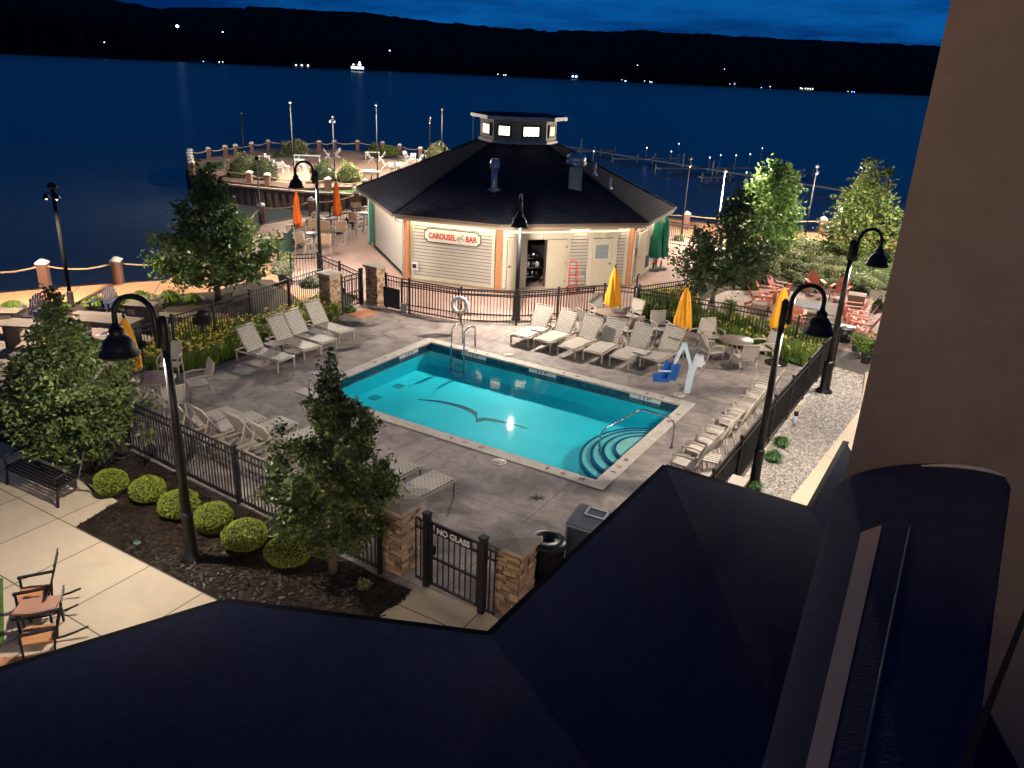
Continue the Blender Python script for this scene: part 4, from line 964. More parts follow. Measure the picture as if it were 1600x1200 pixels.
# red hand truck
h_ = thing('hand_truck', 'red hand truck leaning against the bar siding between the doors', 'hand truck', G(893, 455, .01), R(10))
t = MB()
for x in (-.17, .17): t.tube([(x, -.22, .05), (x, -.05, 1.15), (x * .7, .0, 1.28)], .02, 8)
for z in (.25, .5, .75, 1.0): t.bar((-.17, -.22 + z * .16, z), (.17, -.22 + z * .16, z), .03)
t.tube([(-.12, 0, 1.28), (.12, 0, 1.28)], .02, 8); t.build('frame', redP, h_)
t = MB(); t.box((0, -.33, .035), (.4, .22, .02)); t.build('toe_plate', redP, h_)
for x in (-.22, .22): t = MB(); t.lathe([(.10, -.03), (.12, -.02), (.12, .02), (.10, .03)], 14); xf(t, Matrix.Translation((x, -.13, .12)) @ Matrix.Rotation(R(90), 4, 'Y')); t.build('wheel', black, h_)

# ------------------------------------------------------------------ furniture prototypes
weaveM = bpy.data.materials.new('woven_strap'); weaveM.use_nodes = True; _t = weaveM.node_tree; _b = _t.nodes['Principled BSDF']; _b.inputs['Roughness'].default_value = .6
_tc = _t.nodes.new('ShaderNodeTexCoord'); _br = _t.nodes.new('ShaderNodeTexBrick'); _br.inputs['Scale'].default_value = 1; _br.inputs['Brick Width'].default_value = .12; _br.inputs['Row Height'].default_value = .055; _br.inputs['Mortar Size'].default_value = .008
_br.inputs['Color1'].default_value = (.60, .55, .47, 1); _br.inputs['Color2'].default_value = (.50, .46, .39, 1); _br.inputs['Mortar'].default_value = (.20, .175, .15, 1)
_t.links.new(_tc.outputs['UV'], _br.inputs[0]); _t.links.new(_br.outputs[0], _b.inputs['Base Color'])
_bp = _t.nodes.new('ShaderNodeBump'); _bp.invert = True; _bp.inputs['Strength'].default_value = .7; _bp.inputs['Distance'].default_value = .012; _t.links.new(_br.outputs['Fac'], _bp.inputs['Height']); _t.links.new(_bp.outputs[0], _b.inputs['Normal'])
def uvxy(o, rot=None):                  # uv in metres from the two largest local extents
    me = o.data; uv = me.uv_layers.new(name='UVMap')
    for l in me.loops:
        v = me.vertices[l.vertex_index].co; uv.data[l.index].uv = (v.y, math.hypot(v.x, v.z) if rot else v.x)
def lounger(angd=58):
    r_ = thing('lounger', '-', 'lounger'); Wd = .33; zs = .36; Ls = 1.22
    t = MB(); t.box((Ls / 2, 0, zs), (Ls - .05, Wd * 2 - .05, .022)); s_ = t.build('seat', weaveM, r_); uvxy(s_)
    a = R(angd); d = Vector((-math.cos(a), 0, math.sin(a))); o = Vector((0, 0, zs)); t = MB(); Q = Matrix((d, Vector((0, 1, 0)), d.cross(Vector((0, 1, 0))))).transposed()
    t.box(o + d * .40, (.78, Wd * 2 - .05, .022), M=Q); b_ = t.build('backrest', weaveM, r_); uvxy(b_, True)
    t = MB()
    for y in (-Wd, Wd): t.bar((-.55, y, zs - .03), (Ls, y, zs - .03), .045, .035); t.tube([o + Vector((0, y, 0)), o + d * .83 + Vector((0, y, 0))], .018, 6)
    t.bar((Ls, -Wd, zs - .03), (Ls, Wd, zs - .03), .045, .035); t.bar((-.55, -Wd, zs - .03), (-.55, Wd, zs - .03), .045, .035); t.tube([o + d * .83 + Vector((0, y, 0)) for y in (-Wd, Wd)], .018, 6)
    t.tube([Vector((-.42, -Wd + .05, zs - .02)), o + d * .5 + Vector((0, -Wd + .05, 0))], .014, 6); t.tube([Vector((-.42, Wd - .05, zs - .02)), o + d * .5 + Vector((0, Wd - .05, 0))], .014, 6)
    t.build('frame', chairM, r_)
    for x in (Ls - .03, -.48):
        for y in (-Wd, Wd): t = MB(); t.bar((x, y, 0), (x, y, zs - .04), .04); t.build('leg', chairM, r_)
    return Proto(r_)
def chair(sh=.42, hi=False, fm=None, sm=None):
    fm = fm or chairM; sm = sm or slingM
    r_ = thing('bar_chair' if hi else 'patio_chair', '-', 'chair'); W_ = .27; D_ = .24; bt = sh + .50
    t = MB(); t.add([(D_, -W_ + .02, sh + .01), (D_, W_ - .02, sh + .01), (-D_, W_ - .02, sh - .03), (-D_, -W_ + .02, sh - .03), (D_, -W_ + .02, sh - .01), (D_, W_ - .02, sh - .01), (-D_, W_ - .02, sh - .05), (-D_, -W_ + .02, sh - .05)], [(0, 1, 2, 3), (7, 6, 5, 4), (0, 4, 5, 1), (1, 5, 6, 2), (2, 6, 7, 3), (3, 7, 4, 0)]); t.build('seat', sm, r_)
    t = MB(); t.bar((-D_ - .02, 0, sh + .04), (-D_ - .15, 0, bt), W_ * 2 - .05, .02, up=(1, 0, 0)); t.build('backrest', sm, r_)
    t = MB()
    for y in (-W_, W_):
        t.tube([(D_ + .02, y, sh), (-D_, y, sh - .03), (-D_ - .05, y, sh + .12), (-D_ - .17, y, bt + .02)], .016, 6)
    t.tube([(-D_ - .17, -W_, bt + .02), (-D_ - .17, W_, bt + .02)], .016, 6); t.tube([(D_ + .02, -W_, sh), (D_ + .02, W_, sh)], .016, 6)
    if hi: t.tube([(D_ + .03, -W_, .3), (D_ + .03, W_, .3), (-D_ - .05, W_, .3), (-D_ - .05, -W_, .3), (D_ + .03, -W_, .3)], .014, 6)
    t.build('frame', fm, r_)
    for y in (-W_, W_):
        t = MB(); t.tube([(D_ + .05, y, 0), (D_ + .02, y, sh), (D_ + .01, y, sh + .20)], .018, 6); t.build('leg', fm, r_)
        t = MB(); t.tube([(-D_ - .12, y, 0), (-D_ - .02, y, sh - .06)], .018, 6); t.build('leg', fm, r_)
        t = MB(); t.tube([(D_ + .02, y, sh + .20), (0, y, sh + .225), (-D_ - .08, y, sh + .19)], .022, 6); t.build('armrest', fm, r_)
    return Proto(r_)
def round_table(r=.55, h=.72, m=None, name='round_table'):
    r_ = thing(name, '-', 'table'); t = MB(); t.lathe([(r, h - .03), (r + .01, h - .01), (r, h), (.03, h + .002)], 28); t.build('tabletop', m or tableTop, r_)
    for k in range(4):
        a = R(45 + 90 * k); t = MB(); t.tube([(r * .72 * math.cos(a), r * .72 * math.sin(a), 0), (r * .45 * math.cos(a), r * .45 * math.sin(a), h * .5), (r * .6 * math.cos(a), r * .6 * math.sin(a), h - .03)], .018, 6); t.build('leg', chairM, r_)
    return Proto(r_)
def umbrella(m, h=2.5, ch=1.45, rb=.26, base=True, pm_=None, finial=True, n=8):
    r_ = thing('closed_umbrella', '-', 'umbrella'); z1 = h; z0 = h - ch
    t = MB(); t.lathe([(.022, 0), (.022, h + .03)], 10); t.build('pole', pm_ or chairM, r_)
    t = MB(); prof = [(rb * .93, z0), (rb, z0 + .05), (rb * .95, z0 + .22 * ch), (rb * .72, z0 + .5 * ch), (rb * .62, z0 + .66 * ch), (rb * .60, z0 + .74 * ch), (rb * .42, z0 + .86 * ch), (rb * .2, z0 + .97 * ch), (.03, z1)]
    t.lathe(prof, n * 6, wob=lambda a, z: 1 + (.16 * math.cos(n * a + 3 * (z - z0)) + .07 * math.cos(3 * a + 1)) * min(1, (z1 - z) * 1.6)); t.build('canopy', m, r_)
    if finial: t = MB(); t.lathe([(.03, z1 - .01), (.03, z1 + .10), (.015, z1 + .12)], 10); t.build('finial', black, r_)
    if base: t = MB(); t.lathe([(.26, 0), (.26, .06), (.10, .09), (.04, .12), (.035, .3)], 20); t.build('base', black, r_)
    return Proto(r_)
def adirondack(m):
    r_ = thing('adirondack_chair', '-', 'chair')
    t = MB()
    for k in range(5): x = .30 - k * .125; z = .36 - k * .035; t.box((x, 0, z), (.105, .52, .022), M=Matrix.Rotation(R(-15), 3, 'Y'))
    t.build('seat', m, r_)
    t = MB(); a = R(26)
    for k in range(7):
        y = (k - 3) * .082; top = .80 - .022 * (k - 3) ** 2; d = Vector((-math.sin(a), (k - 3) * .014, math.cos(a))).normalized(); b0 = Vector((-.24, y * .85, .20))
        t.bar(b0, b0 + d * top, .058, .018, up=(1, 0, 0))
    t.box((-.35, 0, .42), (.03, .55, .07), M=Matrix.Rotation(-a, 3, 'Y')); t.build('backrest', m, r_)
    for y in (-.31, .31):
        t = MB(); t.box((.02, y * 1.06, .555), (.72, .13, .022)); t.build('armrest', m, r_)
        t = MB(); t.box((.31, y, .275), (.09, .025, .55)); t.build('leg', m, r_)
        t = MB(); t.bar((.33, y * .9, .36), (-.55, y * .9, .03), .025, .10); t.build('leg', m, r_)
    return Proto(r_)
def folding(m=whiteP):
    r_ = thing('folding_chair', '-', 'chair')
    t = MB(); [t.box((.17 - k * .085, 0, .44), (.07, .40, .02)) for k in range(5)]; t.build('seat', m, r_)
    t = MB(); [t.box((-.30 - .04 * (z - .6), 0, z), (.02, .38, .07)) for z in (.60, .70, .80)]; t.build('backrest', m, r_)
    for y in (-.21, .21):
        t = MB(); t.bar((.24, y, 0), (-.33, y, .86), .035, .03); t.build('leg', m, r_); t = MB(); t.bar((-.26, y * .9, 0), (.22, y * .9, .44), .035, .03); t.build('leg', m, r_)
    return Proto(r_)
LN = lounger(); CH = chair(); BC = chair(.72, True, mat('pale_frame', (.55, .49, .42), .45), mat('tan_sling', (.34, .24, .16), .8)); RT = round_table(); BT = round_table(.40, 1.02, darkTop, 'bar_table')
YU = umbrella(yellowF, 2.30, 1.35, .27); OU = umbrella(orangeF, 2.75, 1.75, .21, n=6); GU = umbrella(greenF, 2.65, 2.0, .27, base=False, n=6); AC = adirondack(coral); NA = adirondack(navyP); FC = folding()
DZ = .013
ax_u = math.atan2(PU.y, PU.x); ax_v = math.atan2(PV.y, PV.x)
def at(px, py): return G(px, py, DZ)
# four loungers by the daylilies: px is where the foot end stands
for i, (px, py, a) in enumerate([(447, 577, ax_u + R(2)), (488, 560, ax_u - R(2)), (514, 549, ax_u), (541, 533, ax_u - R(4))]):
    d = Vector((math.cos(a), math.sin(a), 0)); LN.place(at(px, py) - d * 1.18, a, f'{ORD[i]} woven lounger from the left in the row in front of the yellow daylilies', 'taupe woven pool loungers')
# six behind the pool
for i, (fx, fy) in enumerate([(818, 541), (866, 553), (913, 565), (966, 575), (1015, 586), (1043, 590)]):
    fx, fy = [(812, 538), (860, 549), (909, 561), (961, 573), (1010, 584), (1070, 0)][i] if i < 5 else (1068, 588)
LOC6 = [(825, 537), (871, 549), (920, 560), (975, 571), (1021, 583), (1004, 583)]
foot6 = [(819, 540), (864, 550), (912, 561), (961, 574), (1011, 585), (1029, 582)]
foot6 = [(813, 539), (858, 551), (905, 562), (953, 573), (1003, 577), (1030, 578)]
# feet centres read between the two front legs of each lounger
foot6 = [(811, 541), (846, 548), (884, 559), (925, 566), (966, 575), (1014, 577)]
for i, (px, py) in enumerate(foot6):
    a = ax_v - R(3) + R(random.uniform(-3, 3)); d = Vector((math.cos(a), math.sin(a), 0))
    LN.place(at(px, py) - d * 1.2, a, f'{ORD[i]} woven lounger from the left in the row behind the pool', 'taupe woven pool loungers')
# row on the near left side, backs towards the boxwoods
near = [(375, 655), (417, 668), (458, 684), (502, 698), (545, 716), (588, 735), (645, 752), (697, 768)]
for i, (px, py) in enumerate([(345, 655), (400, 668), (448, 676), (490, 693), (535, 712), (640, 740), (690, 762)]):
    a = ax_v + math.pi + R(-6 + random.uniform(-3, 3)); d = Vector((math.cos(a), math.sin(a), 0))
    px, py = [(366, 660), (405, 668), (452, 676), (497, 694), (538, 712), (640, 745), (693, 765)][i]
    lb = f'{ORD[i]} woven lounger from the left in the row along the near side, seen from behind' if i < 5 else ('lounger partly behind the leafy tree on the near side of the pool' if i == 5 else 'rightmost lounger on the near side, just right of the leafy tree')
    LN.place(at(px, py) - d * 1.2, a, lb, 'taupe woven pool loungers')
# side tables between loungers
def side_table_proto():
    r_ = thing('side_table', '-', 'side table'); t = MB(); t.box((0, 0, .40), (.44, .44, .025)); t.build('tabletop', slingM, r_)
    for x in (-.19, .19):
        for y in (-.19, .19): t = MB(); t.bar((x, y, 0), (x, y, .39), .03); t.build('leg', chairM, r_)
    return Proto(r_)
ST = side_table_proto()
for px, py, lb in [(842, 532, 'first and second loungers behind the pool'), (925, 545, 'third and fourth loungers behind the pool'), (1000, 568, 'fifth and sixth loungers behind the pool'), (429, 556, 'first and second loungers before the daylilies'), (494, 536, 'third and fourth loungers before the daylilies'), (352, 690, 'first two loungers on the near side')]:
    ST.place(at(px, py), ax_u, 'small side table between the ' + lb, 'small square side tables')
# dining sets round the pool
def face_c(p, c, extra=0): return math.atan2(c[1] - p[1], c[0] - p[0]) + extra
def dining(cx, cy, chairs, lb, um=None, tl=None):
    c = at(cx, cy); RT.place(c, .3, tl)
    for i, (px, py, nm) in enumerate(chairs):
        p = at(px, py); CH.place(p, face_c(p, c), nm + ' ' + lb, 'taupe sling chairs')
    if um: YU.place(c + Vector((0, 0, .0)), .4, um, 'closed yellow umbrellas')
dining(953, 517, [(919, 522, 'taupe chair left of'), (984, 509, 'taupe chair right behind'), (934, 502, 'taupe chair at the back of'), (982, 531, 'taupe chair front right of')], 'the round table under the left yellow umbrella', 'closed yellow umbrella standing behind the third lounger', 'round bronze table under the left yellow umbrella')
dining(1060, 555, [(1031, 531, 'taupe chair at the back left of'), (1090, 545, 'taupe chair right of'), (1013, 546, 'taupe chair left of')], 'the table with the middle yellow umbrella', 'closed yellow umbrella standing behind the pool lift', 'round table under the yellow umbrella behind the pool lift')
c = at(1145, 563); RT.place(c, .2, 'round glass table right of the pool lift without umbrella')
for px, py, nm in [(1109, 566, 'taupe chair left of the round table without umbrella'), (1161, 577, 'taupe chair seen from behind in front of the table without umbrella'), (1187, 562, 'taupe chair right of the round table without umbrella'), (1112, 543, 'taupe chair behind the round table without umbrella')]:
    p = at(px, py); CH.place(p, face_c(p, c), nm, 'taupe sling chairs')
YU.place(G(1208, 552, DZ), 0, 'closed yellow umbrella mostly hidden behind the bell lamp arm on the right', 'closed yellow umbrellas')
dining(244, 630, [(268, 590, 'taupe chair at the back of'), (311, 618, 'taupe chair pushed away from'), (220, 650, 'taupe chair left of'), (268, 650, 'taupe chair in front of')], 'the dark table at the left end of the deck', None, 'dark round table at the left end of the pool deck')
YU.place(at(212, 628), 0, 'closed yellow umbrella behind the nearest left bell lamp', 'closed yellow umbrellas')
# umbrella base lying on the deck at the right
s = thing('umbrella_base', 'round dark umbrella base with shiny rim on the deck near the right fence', 'umbrella base', at(1212, 568)); t = MB(); t.lathe([(.36, 0), (.36, .05), (.2, .09), (.04, .11)], 24); t.build('disc', mat('wet_black', (.02, .02, .022), .15), s); t = MB(); t.lathe([(.03, .1), (.03, .32)], 10); t.build('tube', galv, s)
# row of chairs along the right hand windscreen, facing the pool
rowp = [(1190, 640), (1178, 655), (1165, 671), (1151, 688), (1139, 704), (1127, 722), (1112, 741), (1096, 762), (1078, 785)]
a0 = G(1212, 622); b0 = G(1092, 752)
for i, rp0 in enumerate([(1192, 624), (1182, 637), (1172, 648), (1160, 659), (1151, 670), (1140, 682), (1121, 697), (1107, 711), (1091, 726), (1070, 746)]):
    p = at(*rp0); CH.place(p, ax_u + math.pi + R(random.uniform(-5, 5)), f'{ORD[i]} taupe chair from the back in the row along the right hand windscreen', 'taupe sling chairs')
s = thing('deck_table', 'square taupe table at the near end of the chair row beside the dark roof', 'table', at(1126, 776), ax_u); t = MB(); t.box((0, 0, .44), (.95, .62, .04)); t.build('tabletop', slingM, s)
for x in (-.42, .42):
    for y in (-.27, .27): t = MB(); t.bar((x, y, 0), (x, y, .42), .04); t.build('leg', chairM, s)
s = thing('slatted_table', 'small slatted table between chairs near the end of the right hand row', 'table', at(1104, 741), ax_u + .1); t = MB(); [t.box((0, y * .1, .44), (.5, .07, .025)) for y in range(-2, 3)]; t.build('tabletop', slingM, s)
for x in (-.22, .22):
    for y in (-.2, .2): t = MB(); t.bar((x, y, 0), (x, y, .43), .03); t.build('leg', chairM, s)

# bar terrace: high tables and chairs, orange umbrellas
tz = .010
def hi(cx, cy, chairs, nm):
    c = G(cx, cy, tz); BT.place(c, 0, 'high dark bar table ' + nm, 'high round bar tables')
    for px, py, w_ in chairs:
        p = G(px, py, tz); BC.place(p, face_c(p, c), f'tan backed bar chair {w_} the high table {nm}', 'tan backed bar chairs')
hi(492, 398, [(464, 393, 'left of'), (476, 403, 'in front of'), (505, 405, 'right of'), (488, 383, 'behind')], 'at the left terrace corner')
hi(518, 372, [(510, 382, 'in front of'), (531, 382, 'front right of'), (502, 371, 'left of'), (526, 361, 'behind')], 'in the middle of the terrace')
hi(573, 362, [(557, 366, 'left of'), (584, 366, 'right of'), (560, 353, 'behind')], 'by the green bar corner')
OU.place(G(467, 385, tz), 0, 'closed orange umbrella at the left end of the bar terrace', 'closed orange umbrellas'); OU.place(G(528, 364, tz), .7, 'closed orange umbrella in the middle of the bar terrace', 'closed orange umbrellas'); OU.place(G(582, 355, tz), .2, 'closed orange umbrella half hidden by the corner of the bar', 'closed orange umbrellas')
GU.place(G(1020, 423, tz), 0, 'closed dark green umbrella nearer the bar wall on the right', 'closed green umbrellas'); GU.place(G(1032, 421, tz), .7, 'closed green umbrella standing outermost right of the bar', 'closed green umbrellas')
for px, lb in ((1020, 'nearer the bar wall'), (1032, 'farther from the bar wall')):
    s = thing('umbrella_base', f'square grey umbrella weight under the green umbrella {lb}', 'umbrella base', G(px, 423 if px < 1030 else 421, tz), .2); t = MB(); t.box((0, 0, .05), (.48, .36, .10)); t.build('slab', potM, s); t = MB(); t.lathe([(.04, .1), (.04, .4)], 10); t.build('sleeve', black, s)

# pier furniture
def ptable(cx, cy, lb, w_=.9, l_=.9, h=.74):
    s = thing('pier_table', lb, 'table', G(cx, cy, 0), R(8), 'tables on the pier'); t = MB(); t.box((0, 0, h), (l_, w_, .04)); t.build('tabletop', whiteP, s)
    for x in (-l_ / 2 + .08, l_ / 2 - .08):
        for y in (-w_ / 2 + .08, w_ / 2 - .08): t = MB(); t.bar((x, y, 0), (x, y, h - .02), .04); t.build('leg', whiteP, s)
ptable(480, 256, 'long white table on the pier behind the middle bushes', .8, 2.4); ptable(468, 263, 'white table on the pier right of the front left bush'); ptable(414, 257, 'white table behind the front left bush on the pier')
ptable(582, 250, 'white table at the back right of the pier before the green hedge', .8, 1.4)
s = thing('pier_table', 'dark round table among the white chairs on the right of the pier', 'table', G(622, 262, 0)); t = MB(); t.lathe([(.8, .72), (.8, .75), (.02, .752)], 24); t.build('tabletop', darkTop, s); t = MB(); t.lathe([(.3, 0), (.05, .06), (.05, .72)], 12); t.build('pedestal', black, s)
fc = [(423, 268, 180, 'left of the front left trio'), (438, 271, 95, 'in the middle of the front left trio'), (448, 269, 30, 'right of the front left trio'), (462, 262, 200, 'behind the tall front pole'), (474, 268, 80, 'right of the tall front pole'), (421, 258, 0, 'behind the front left bush'),
      (512, 248, 20, 'left of the lit lamp pole'), (526, 247, 170, 'right of the lit lamp pole'), (580, 254, 0, 'left of the back right table'), (596, 253, 190, 'right of the back right table'), (601, 264, 10, 'leftmost at the dark round table'),
      (612, 270, 85, 'front left of the dark round table'), (624, 270, 95, 'front right of the dark round table'), (633, 264, 170, 'right of the dark round table'), (640, 261, 175, 'next but one right of the dark round table'), (645, 256, 268, 'behind right of the dark round table'), (655, 257, 200, 'beside the rightmost bush'), (636, 252, 330, 'before the rope posts at the right')]
for px, py, a, lb in fc: FC.place(G(px, py, 0), R(a), 'white folding chair ' + lb + ' on the pier', 'white folding chairs', 1.12)
s = thing('stone_block', 'square stone block at the roof edge on the pier', 'block', G(580, 282, 0), .1); t = MB(); t.box((0, 0, .35), (1.3, .6, .7)); t.build('body', mat('curb_concrete', (.33, .27, .22)), s); t = MB(); t.box((0, 0, .735), (1.45, .75, .07)); t.build('cap', capM, s)
s = thing('pier_bench', 'small dark bench by the rope posts before the pier hedge', 'bench', G(626, 243, 0)); t = MB(); t.box((0, 0, .42), (1.1, .4, .05)); t.build('seat', black, s)
for x in (-.45, .45): t = MB(); t.box((x, 0, .2), (.05, .36, .4)); t.build('leg', black, s)

# fire pit table with coral chairs
fp = G(1258, 494, .012)
frz = R(-22)
s = thing('fire_pit_table', 'low stone fire pit table with grey glass inset between the coral chairs', 'fire pit', fp, frz)
t = MB(); t.box((0, 0, .19), (1.35, 1.15, .38)); t.build('stone_base', brick_mat('pit_stone', ((.40, .27, .19), (.26, .18, .13)), .24, .09, (.06, .05, .04), .012), s)
t = MB(); L0 = .95
for k in range(8): y = -L0 + .12 + k * (2 * L0 - .24) / 7
t = MB(); [t.box((0, -.98 + .245 * (k + .5), .42), (2.3, .222, .06)) for k in range(8)]; t.build('plank_top', mat('pit_planks', (.26, .20, .155), .75, c2=(.34, .27, .21), scale=4), s)
t = MB(); t.box((0, 0, .462), (.95, .95, .012)); pn = t.build('burner_pan', mat('glass_grey', (.22, .26, .29), .7, c2=(.14, .17, .19), scale=6), s)
t = MB(); [t.box((x, 0, .47), (.04, 1.03, .03)) for x in (-.5, .5)]; t.build('pan_rim', steel, pn)
P_ = [(1186, 480, -5, 'front left, nearest the small cube table'), (1198, 471, -20, 'second from the left'), (1216, 463, -40, 'third from the left, behind the burner'), (1271, 458, -95, 'straight behind the fire pit table'), (1310, 467, -125, 'behind the fire pit table at its right'), (1331, 497, 165, 'right side, farthest back of the right trio'), (1338, 511, 150, 'right side, middle of the right trio'), (1345, 524, 140, 'right side, nearest of the right trio'), (1240, 508, 70, 'in front of the fire pit, behind the yellow umbrella')]
for px, py, a, lb in P_:
    AC.place(G(px, py, .012), R(a), 'coral adirondack chair ' + lb, 'coral adirondack chairs')
def cube(px, py, lb, h=.42, w_=.55, m=None):
    s = thing('cube_table', lb, 'side table', G(px, py, .012), R(-25), 'stone cube side tables'); t = MB(); t.box((0, 0, h / 2), (w_ - .05, w_ - .05, h)); t.build('body', m or mat('cube_tan', (.30, .2, .14), .8, c2=(.24, .16, .11), scale=5), s); t = MB(); t.box((0, 0, h + .02), (w_, w_, .04)); t.build('top', mat('cube_top', (.40, .28, .21), .8), s)
cube(1184, 490, 'tan cube table at the left front of the fire pit patio'); cube(1336, 479, 'tan cube table at the right back of the fire pit patio', .5, .7); cube(1274, 516, 'low tan cube table in front of the fire pit table', .25, .6)
s = thing('barrel_planter', 'dark round planter table beside the hanging bell on the fire pit patio', 'table', G(1317, 533, .012)); t = MB(); t.lathe([(.26, 0), (.30, .5)], 18); t.build('body', black, s); t = MB(); t.lathe([(.34, .5), (.34, .55), (.02, .56)], 18); t.build('top', galv, s)

# lower left patio: bench, rocking chairs, low table
_ba, _bb = G(12, 757, .016), G(90, 793, .016); _rz = ang(_ba, _bb); _bc = (_ba + _bb) / 2 + Vector((-math.sin(_rz), math.cos(_rz), 0)) * .5
b_ = thing('park_bench', 'black slatted metal bench at the edge of the concrete patio', 'bench', _bc, _rz)
t = MB(); [t.box((0, -.02 - k * .075, .43 - (.01 * k)), (1.75, .05, .02)) for k in range(7)]; t.build('seat', black, b_)
t = MB(); [t.box((0, .08 + k * .022, .50 + k * .07), (1.75, .02, .045)) for k in range(7)]; t.build('backrest', black, b_)
for x in (-.86, .86):
    t = MB(); t.tube([(x, -.5, 0), (x, -.44, .40), (x, .02, .44), (x, .22, .98)], .028, 8); t.tube([(x, .28, 0), (x, .06, .42)], .028, 8); t.build('leg', black, b_)
    t = MB(); t.tube([(x, -.44, .42), (x, -.48, .62), (x, -.2, .66), (x, .14, .68)], .024, 8); t.build('armrest', black, b_)
def rocker():
    r_ = thing('rocking_chair', '-', 'rocking chair')
    t = MB(); t.box((.02, 0, .42), (.50, .52, .035), M=Matrix.Rotation(R(-4), 3, 'Y')); t.build('seat', woodM, r_)
    t = MB(); d = Vector((-.22, 0, .72))
    for k in range(7): y = (k - 3) * .075; t.bar(Vector((-.25, y, .40)), Vector((-.25, y, .40)) + d, .05, .014, up=(1, 0, 0))
    t.bar(Vector((-.25, 0, .42)) + d * .96, Vector((-.25, 0, .42)) + d * 1.06, .58, .03, up=(1, 0, 0)); t.build('backrest', black, r_)
    for y in (-.28, .28):
        t = MB(); t.bar((.26, y, .06), (.26, y, .66), .04); t.build('leg', black, r_); t = MB(); t.bar((-.22, y, .08), (-.27, y, .46), .04); t.bar((-.26, y, .42), (-.47, y, 1.10), .035); t.build('leg', black, r_)
        t = MB(); t.bar((.30, y, .66), (-.34, y, .68), .07, .03); t.build('armrest', black, r_)
        t = MB(); t.tube([(x, y, .05 + .10 * ((x + .05) / .62) ** 2) for x in (-.75, -.55, -.35, -.15, .05, .25, .42)], .022, 6); t.build('rocker', black, r_)
    return Proto(r_)
RK = rocker()
RK.place(G(60, 955, .016), R(203), 'black rocking chair with orange wood seat, the upper one left of the small table', 'black and cedar rocking chairs', .82)
RK.place(G(68, 1020, .016), R(205), 'black rocking chair with orange wood seat, the lower one at the dark roof edge', 'black and cedar rocking chairs', .82)
s = thing('folding_table', 'small square reddish wood table between the two rocking chairs', 'table', G(67, 983, .016), R(8)); t = MB(); t.box((0, 0, .45), (.58, .44, .03)); t.build('tabletop', mat('table_wood', (.36, .19, .13), .45, c2=(.42, .23, .16), scale=3), s)
for x in (-.27, .27):
    for y in (-.2, .2): t = MB(); t.bar((x * .9, y * .9, 0), (x * .9, y * .9, .44), .03); t.build('leg', black, s)

# left patio: navy chairs, plank tables and benches
for px, py, a, lb in [(165, 494, -90, 'right of the two behind the plank table'), (52, 507, -88, 'behind the pale plank table at the far left'), (118, 548, 80, 'with its back to the camera near the leafy tree'), (20, 640, 60, 'almost hidden left of the leafy tree')]:
    NA.place(G(px, py, .006), R(a), 'dark navy adirondack chair ' + lb, 'navy adirondack chairs')
def plank_table(px, py, l_, w_, rz, lb, h=.74, name='plank_table', cat='table'):
    s = thing(name, lb, cat, G(px, py, .006), R(rz)); t = MB(); n = max(2, round(w_ / .14)); [t.box((0, -w_ / 2 + w_ / n * (k + .5), h - .02), (l_, w_ / n * .94, .04)) for k in range(n)]; t.build('top' if cat == 'table' else 'seat', plankM, s)
    for x in (-l_ / 2 + .15, l_ / 2 - .15): t = MB(); t.box((x, 0, (h - .05) / 2), (.09, w_ * .8, h - .05)); t.build('leg', plankM, s)
plank_table(172, 533, 2.0, .8, -6, 'long grey plank table on the left patio behind the leafy tree'); plank_table(52, 540, 1.5, .8, 0, 'grey plank table at the far left of the paver patio'); plank_table(6, 520, 1.2, .6, 10, 'pale plank table cut by the left edge')
plank_table(55, 575, 1.2, .35, 5, 'low grey bench in front of the far left plank table', .42, 'plank_bench', 'bench'); plank_table(155, 508, 1.6, .4, -4, 'narrow grey bench below the right navy chair', .4, 'plank_bench', 'bench')
s = thing('cabinet', 'dark plank cabinet with a small pale notice under the lamp arch', 'cabinet', G(226, 516, .006), R(-4)); t = MB(); t.box((0, 0, .45), (.85, .5, .85)); t.build('body', mat('cabinet_dark', (.06, .05, .06), .7, c2=(.09, .075, .08), scale=5), s); t = MB(); t.box((0, 0, .895), (1.0, .6, .04)); t.build('top', plankM, s); t = MB(); t.box((-.24, -.258, .68), (.24, .012, .18)); t.build('notice', mat('notice_cream', (.6, .58, .4), .6), s)
s = thing('plank_screen', 'sloping grey plank bench running to the right of the cabinet', 'bench', G(285, 512, .006), R(6)); t = MB(); t.box((0, 0, .42), (2.7, .55, .05)); t.build('seat', plankM, s)
for x in (-1.2, 0, 1.2): t = MB(); t.box((x, 0, .2), (.09, .45, .4)); t.build('leg', plankM, s)
s = thing('grill', 'dark covered grill standing behind the fence beside the daylilies', 'grill', G(320, 540, .006), R(10)); t = MB(); t.box((0, 0, .86), (.5, .40, .22)); t.build('body', black, s); t = MB(); t.lathe([(.24, 0), (.22, .12), (.12, .2), (.02, .22)], 16, (0, 0, .97)); t.build('lid', black, s); t = MB(); t.lathe([(.06, 0), (.06, .75)], 10); t.build('pedestal', black, s)
s = thing('white_parcel', 'crumpled white cloth lying on the grey plank table', 'cloth', G(148, 528, .75), .2); t = MB(); random.seed(5)
vs = [(x * .12, y * .09, random.uniform(.0, .09)) for y in range(5) for x in range(7)]; t.add(vs + [(x, y, 0) for x, y, z in vs], [(y * 7 + x, y * 7 + x + 1, y * 7 + x + 8, y * 7 + x + 7) for y in range(4) for x in range(6)]); t.build('cloth', capM, s)

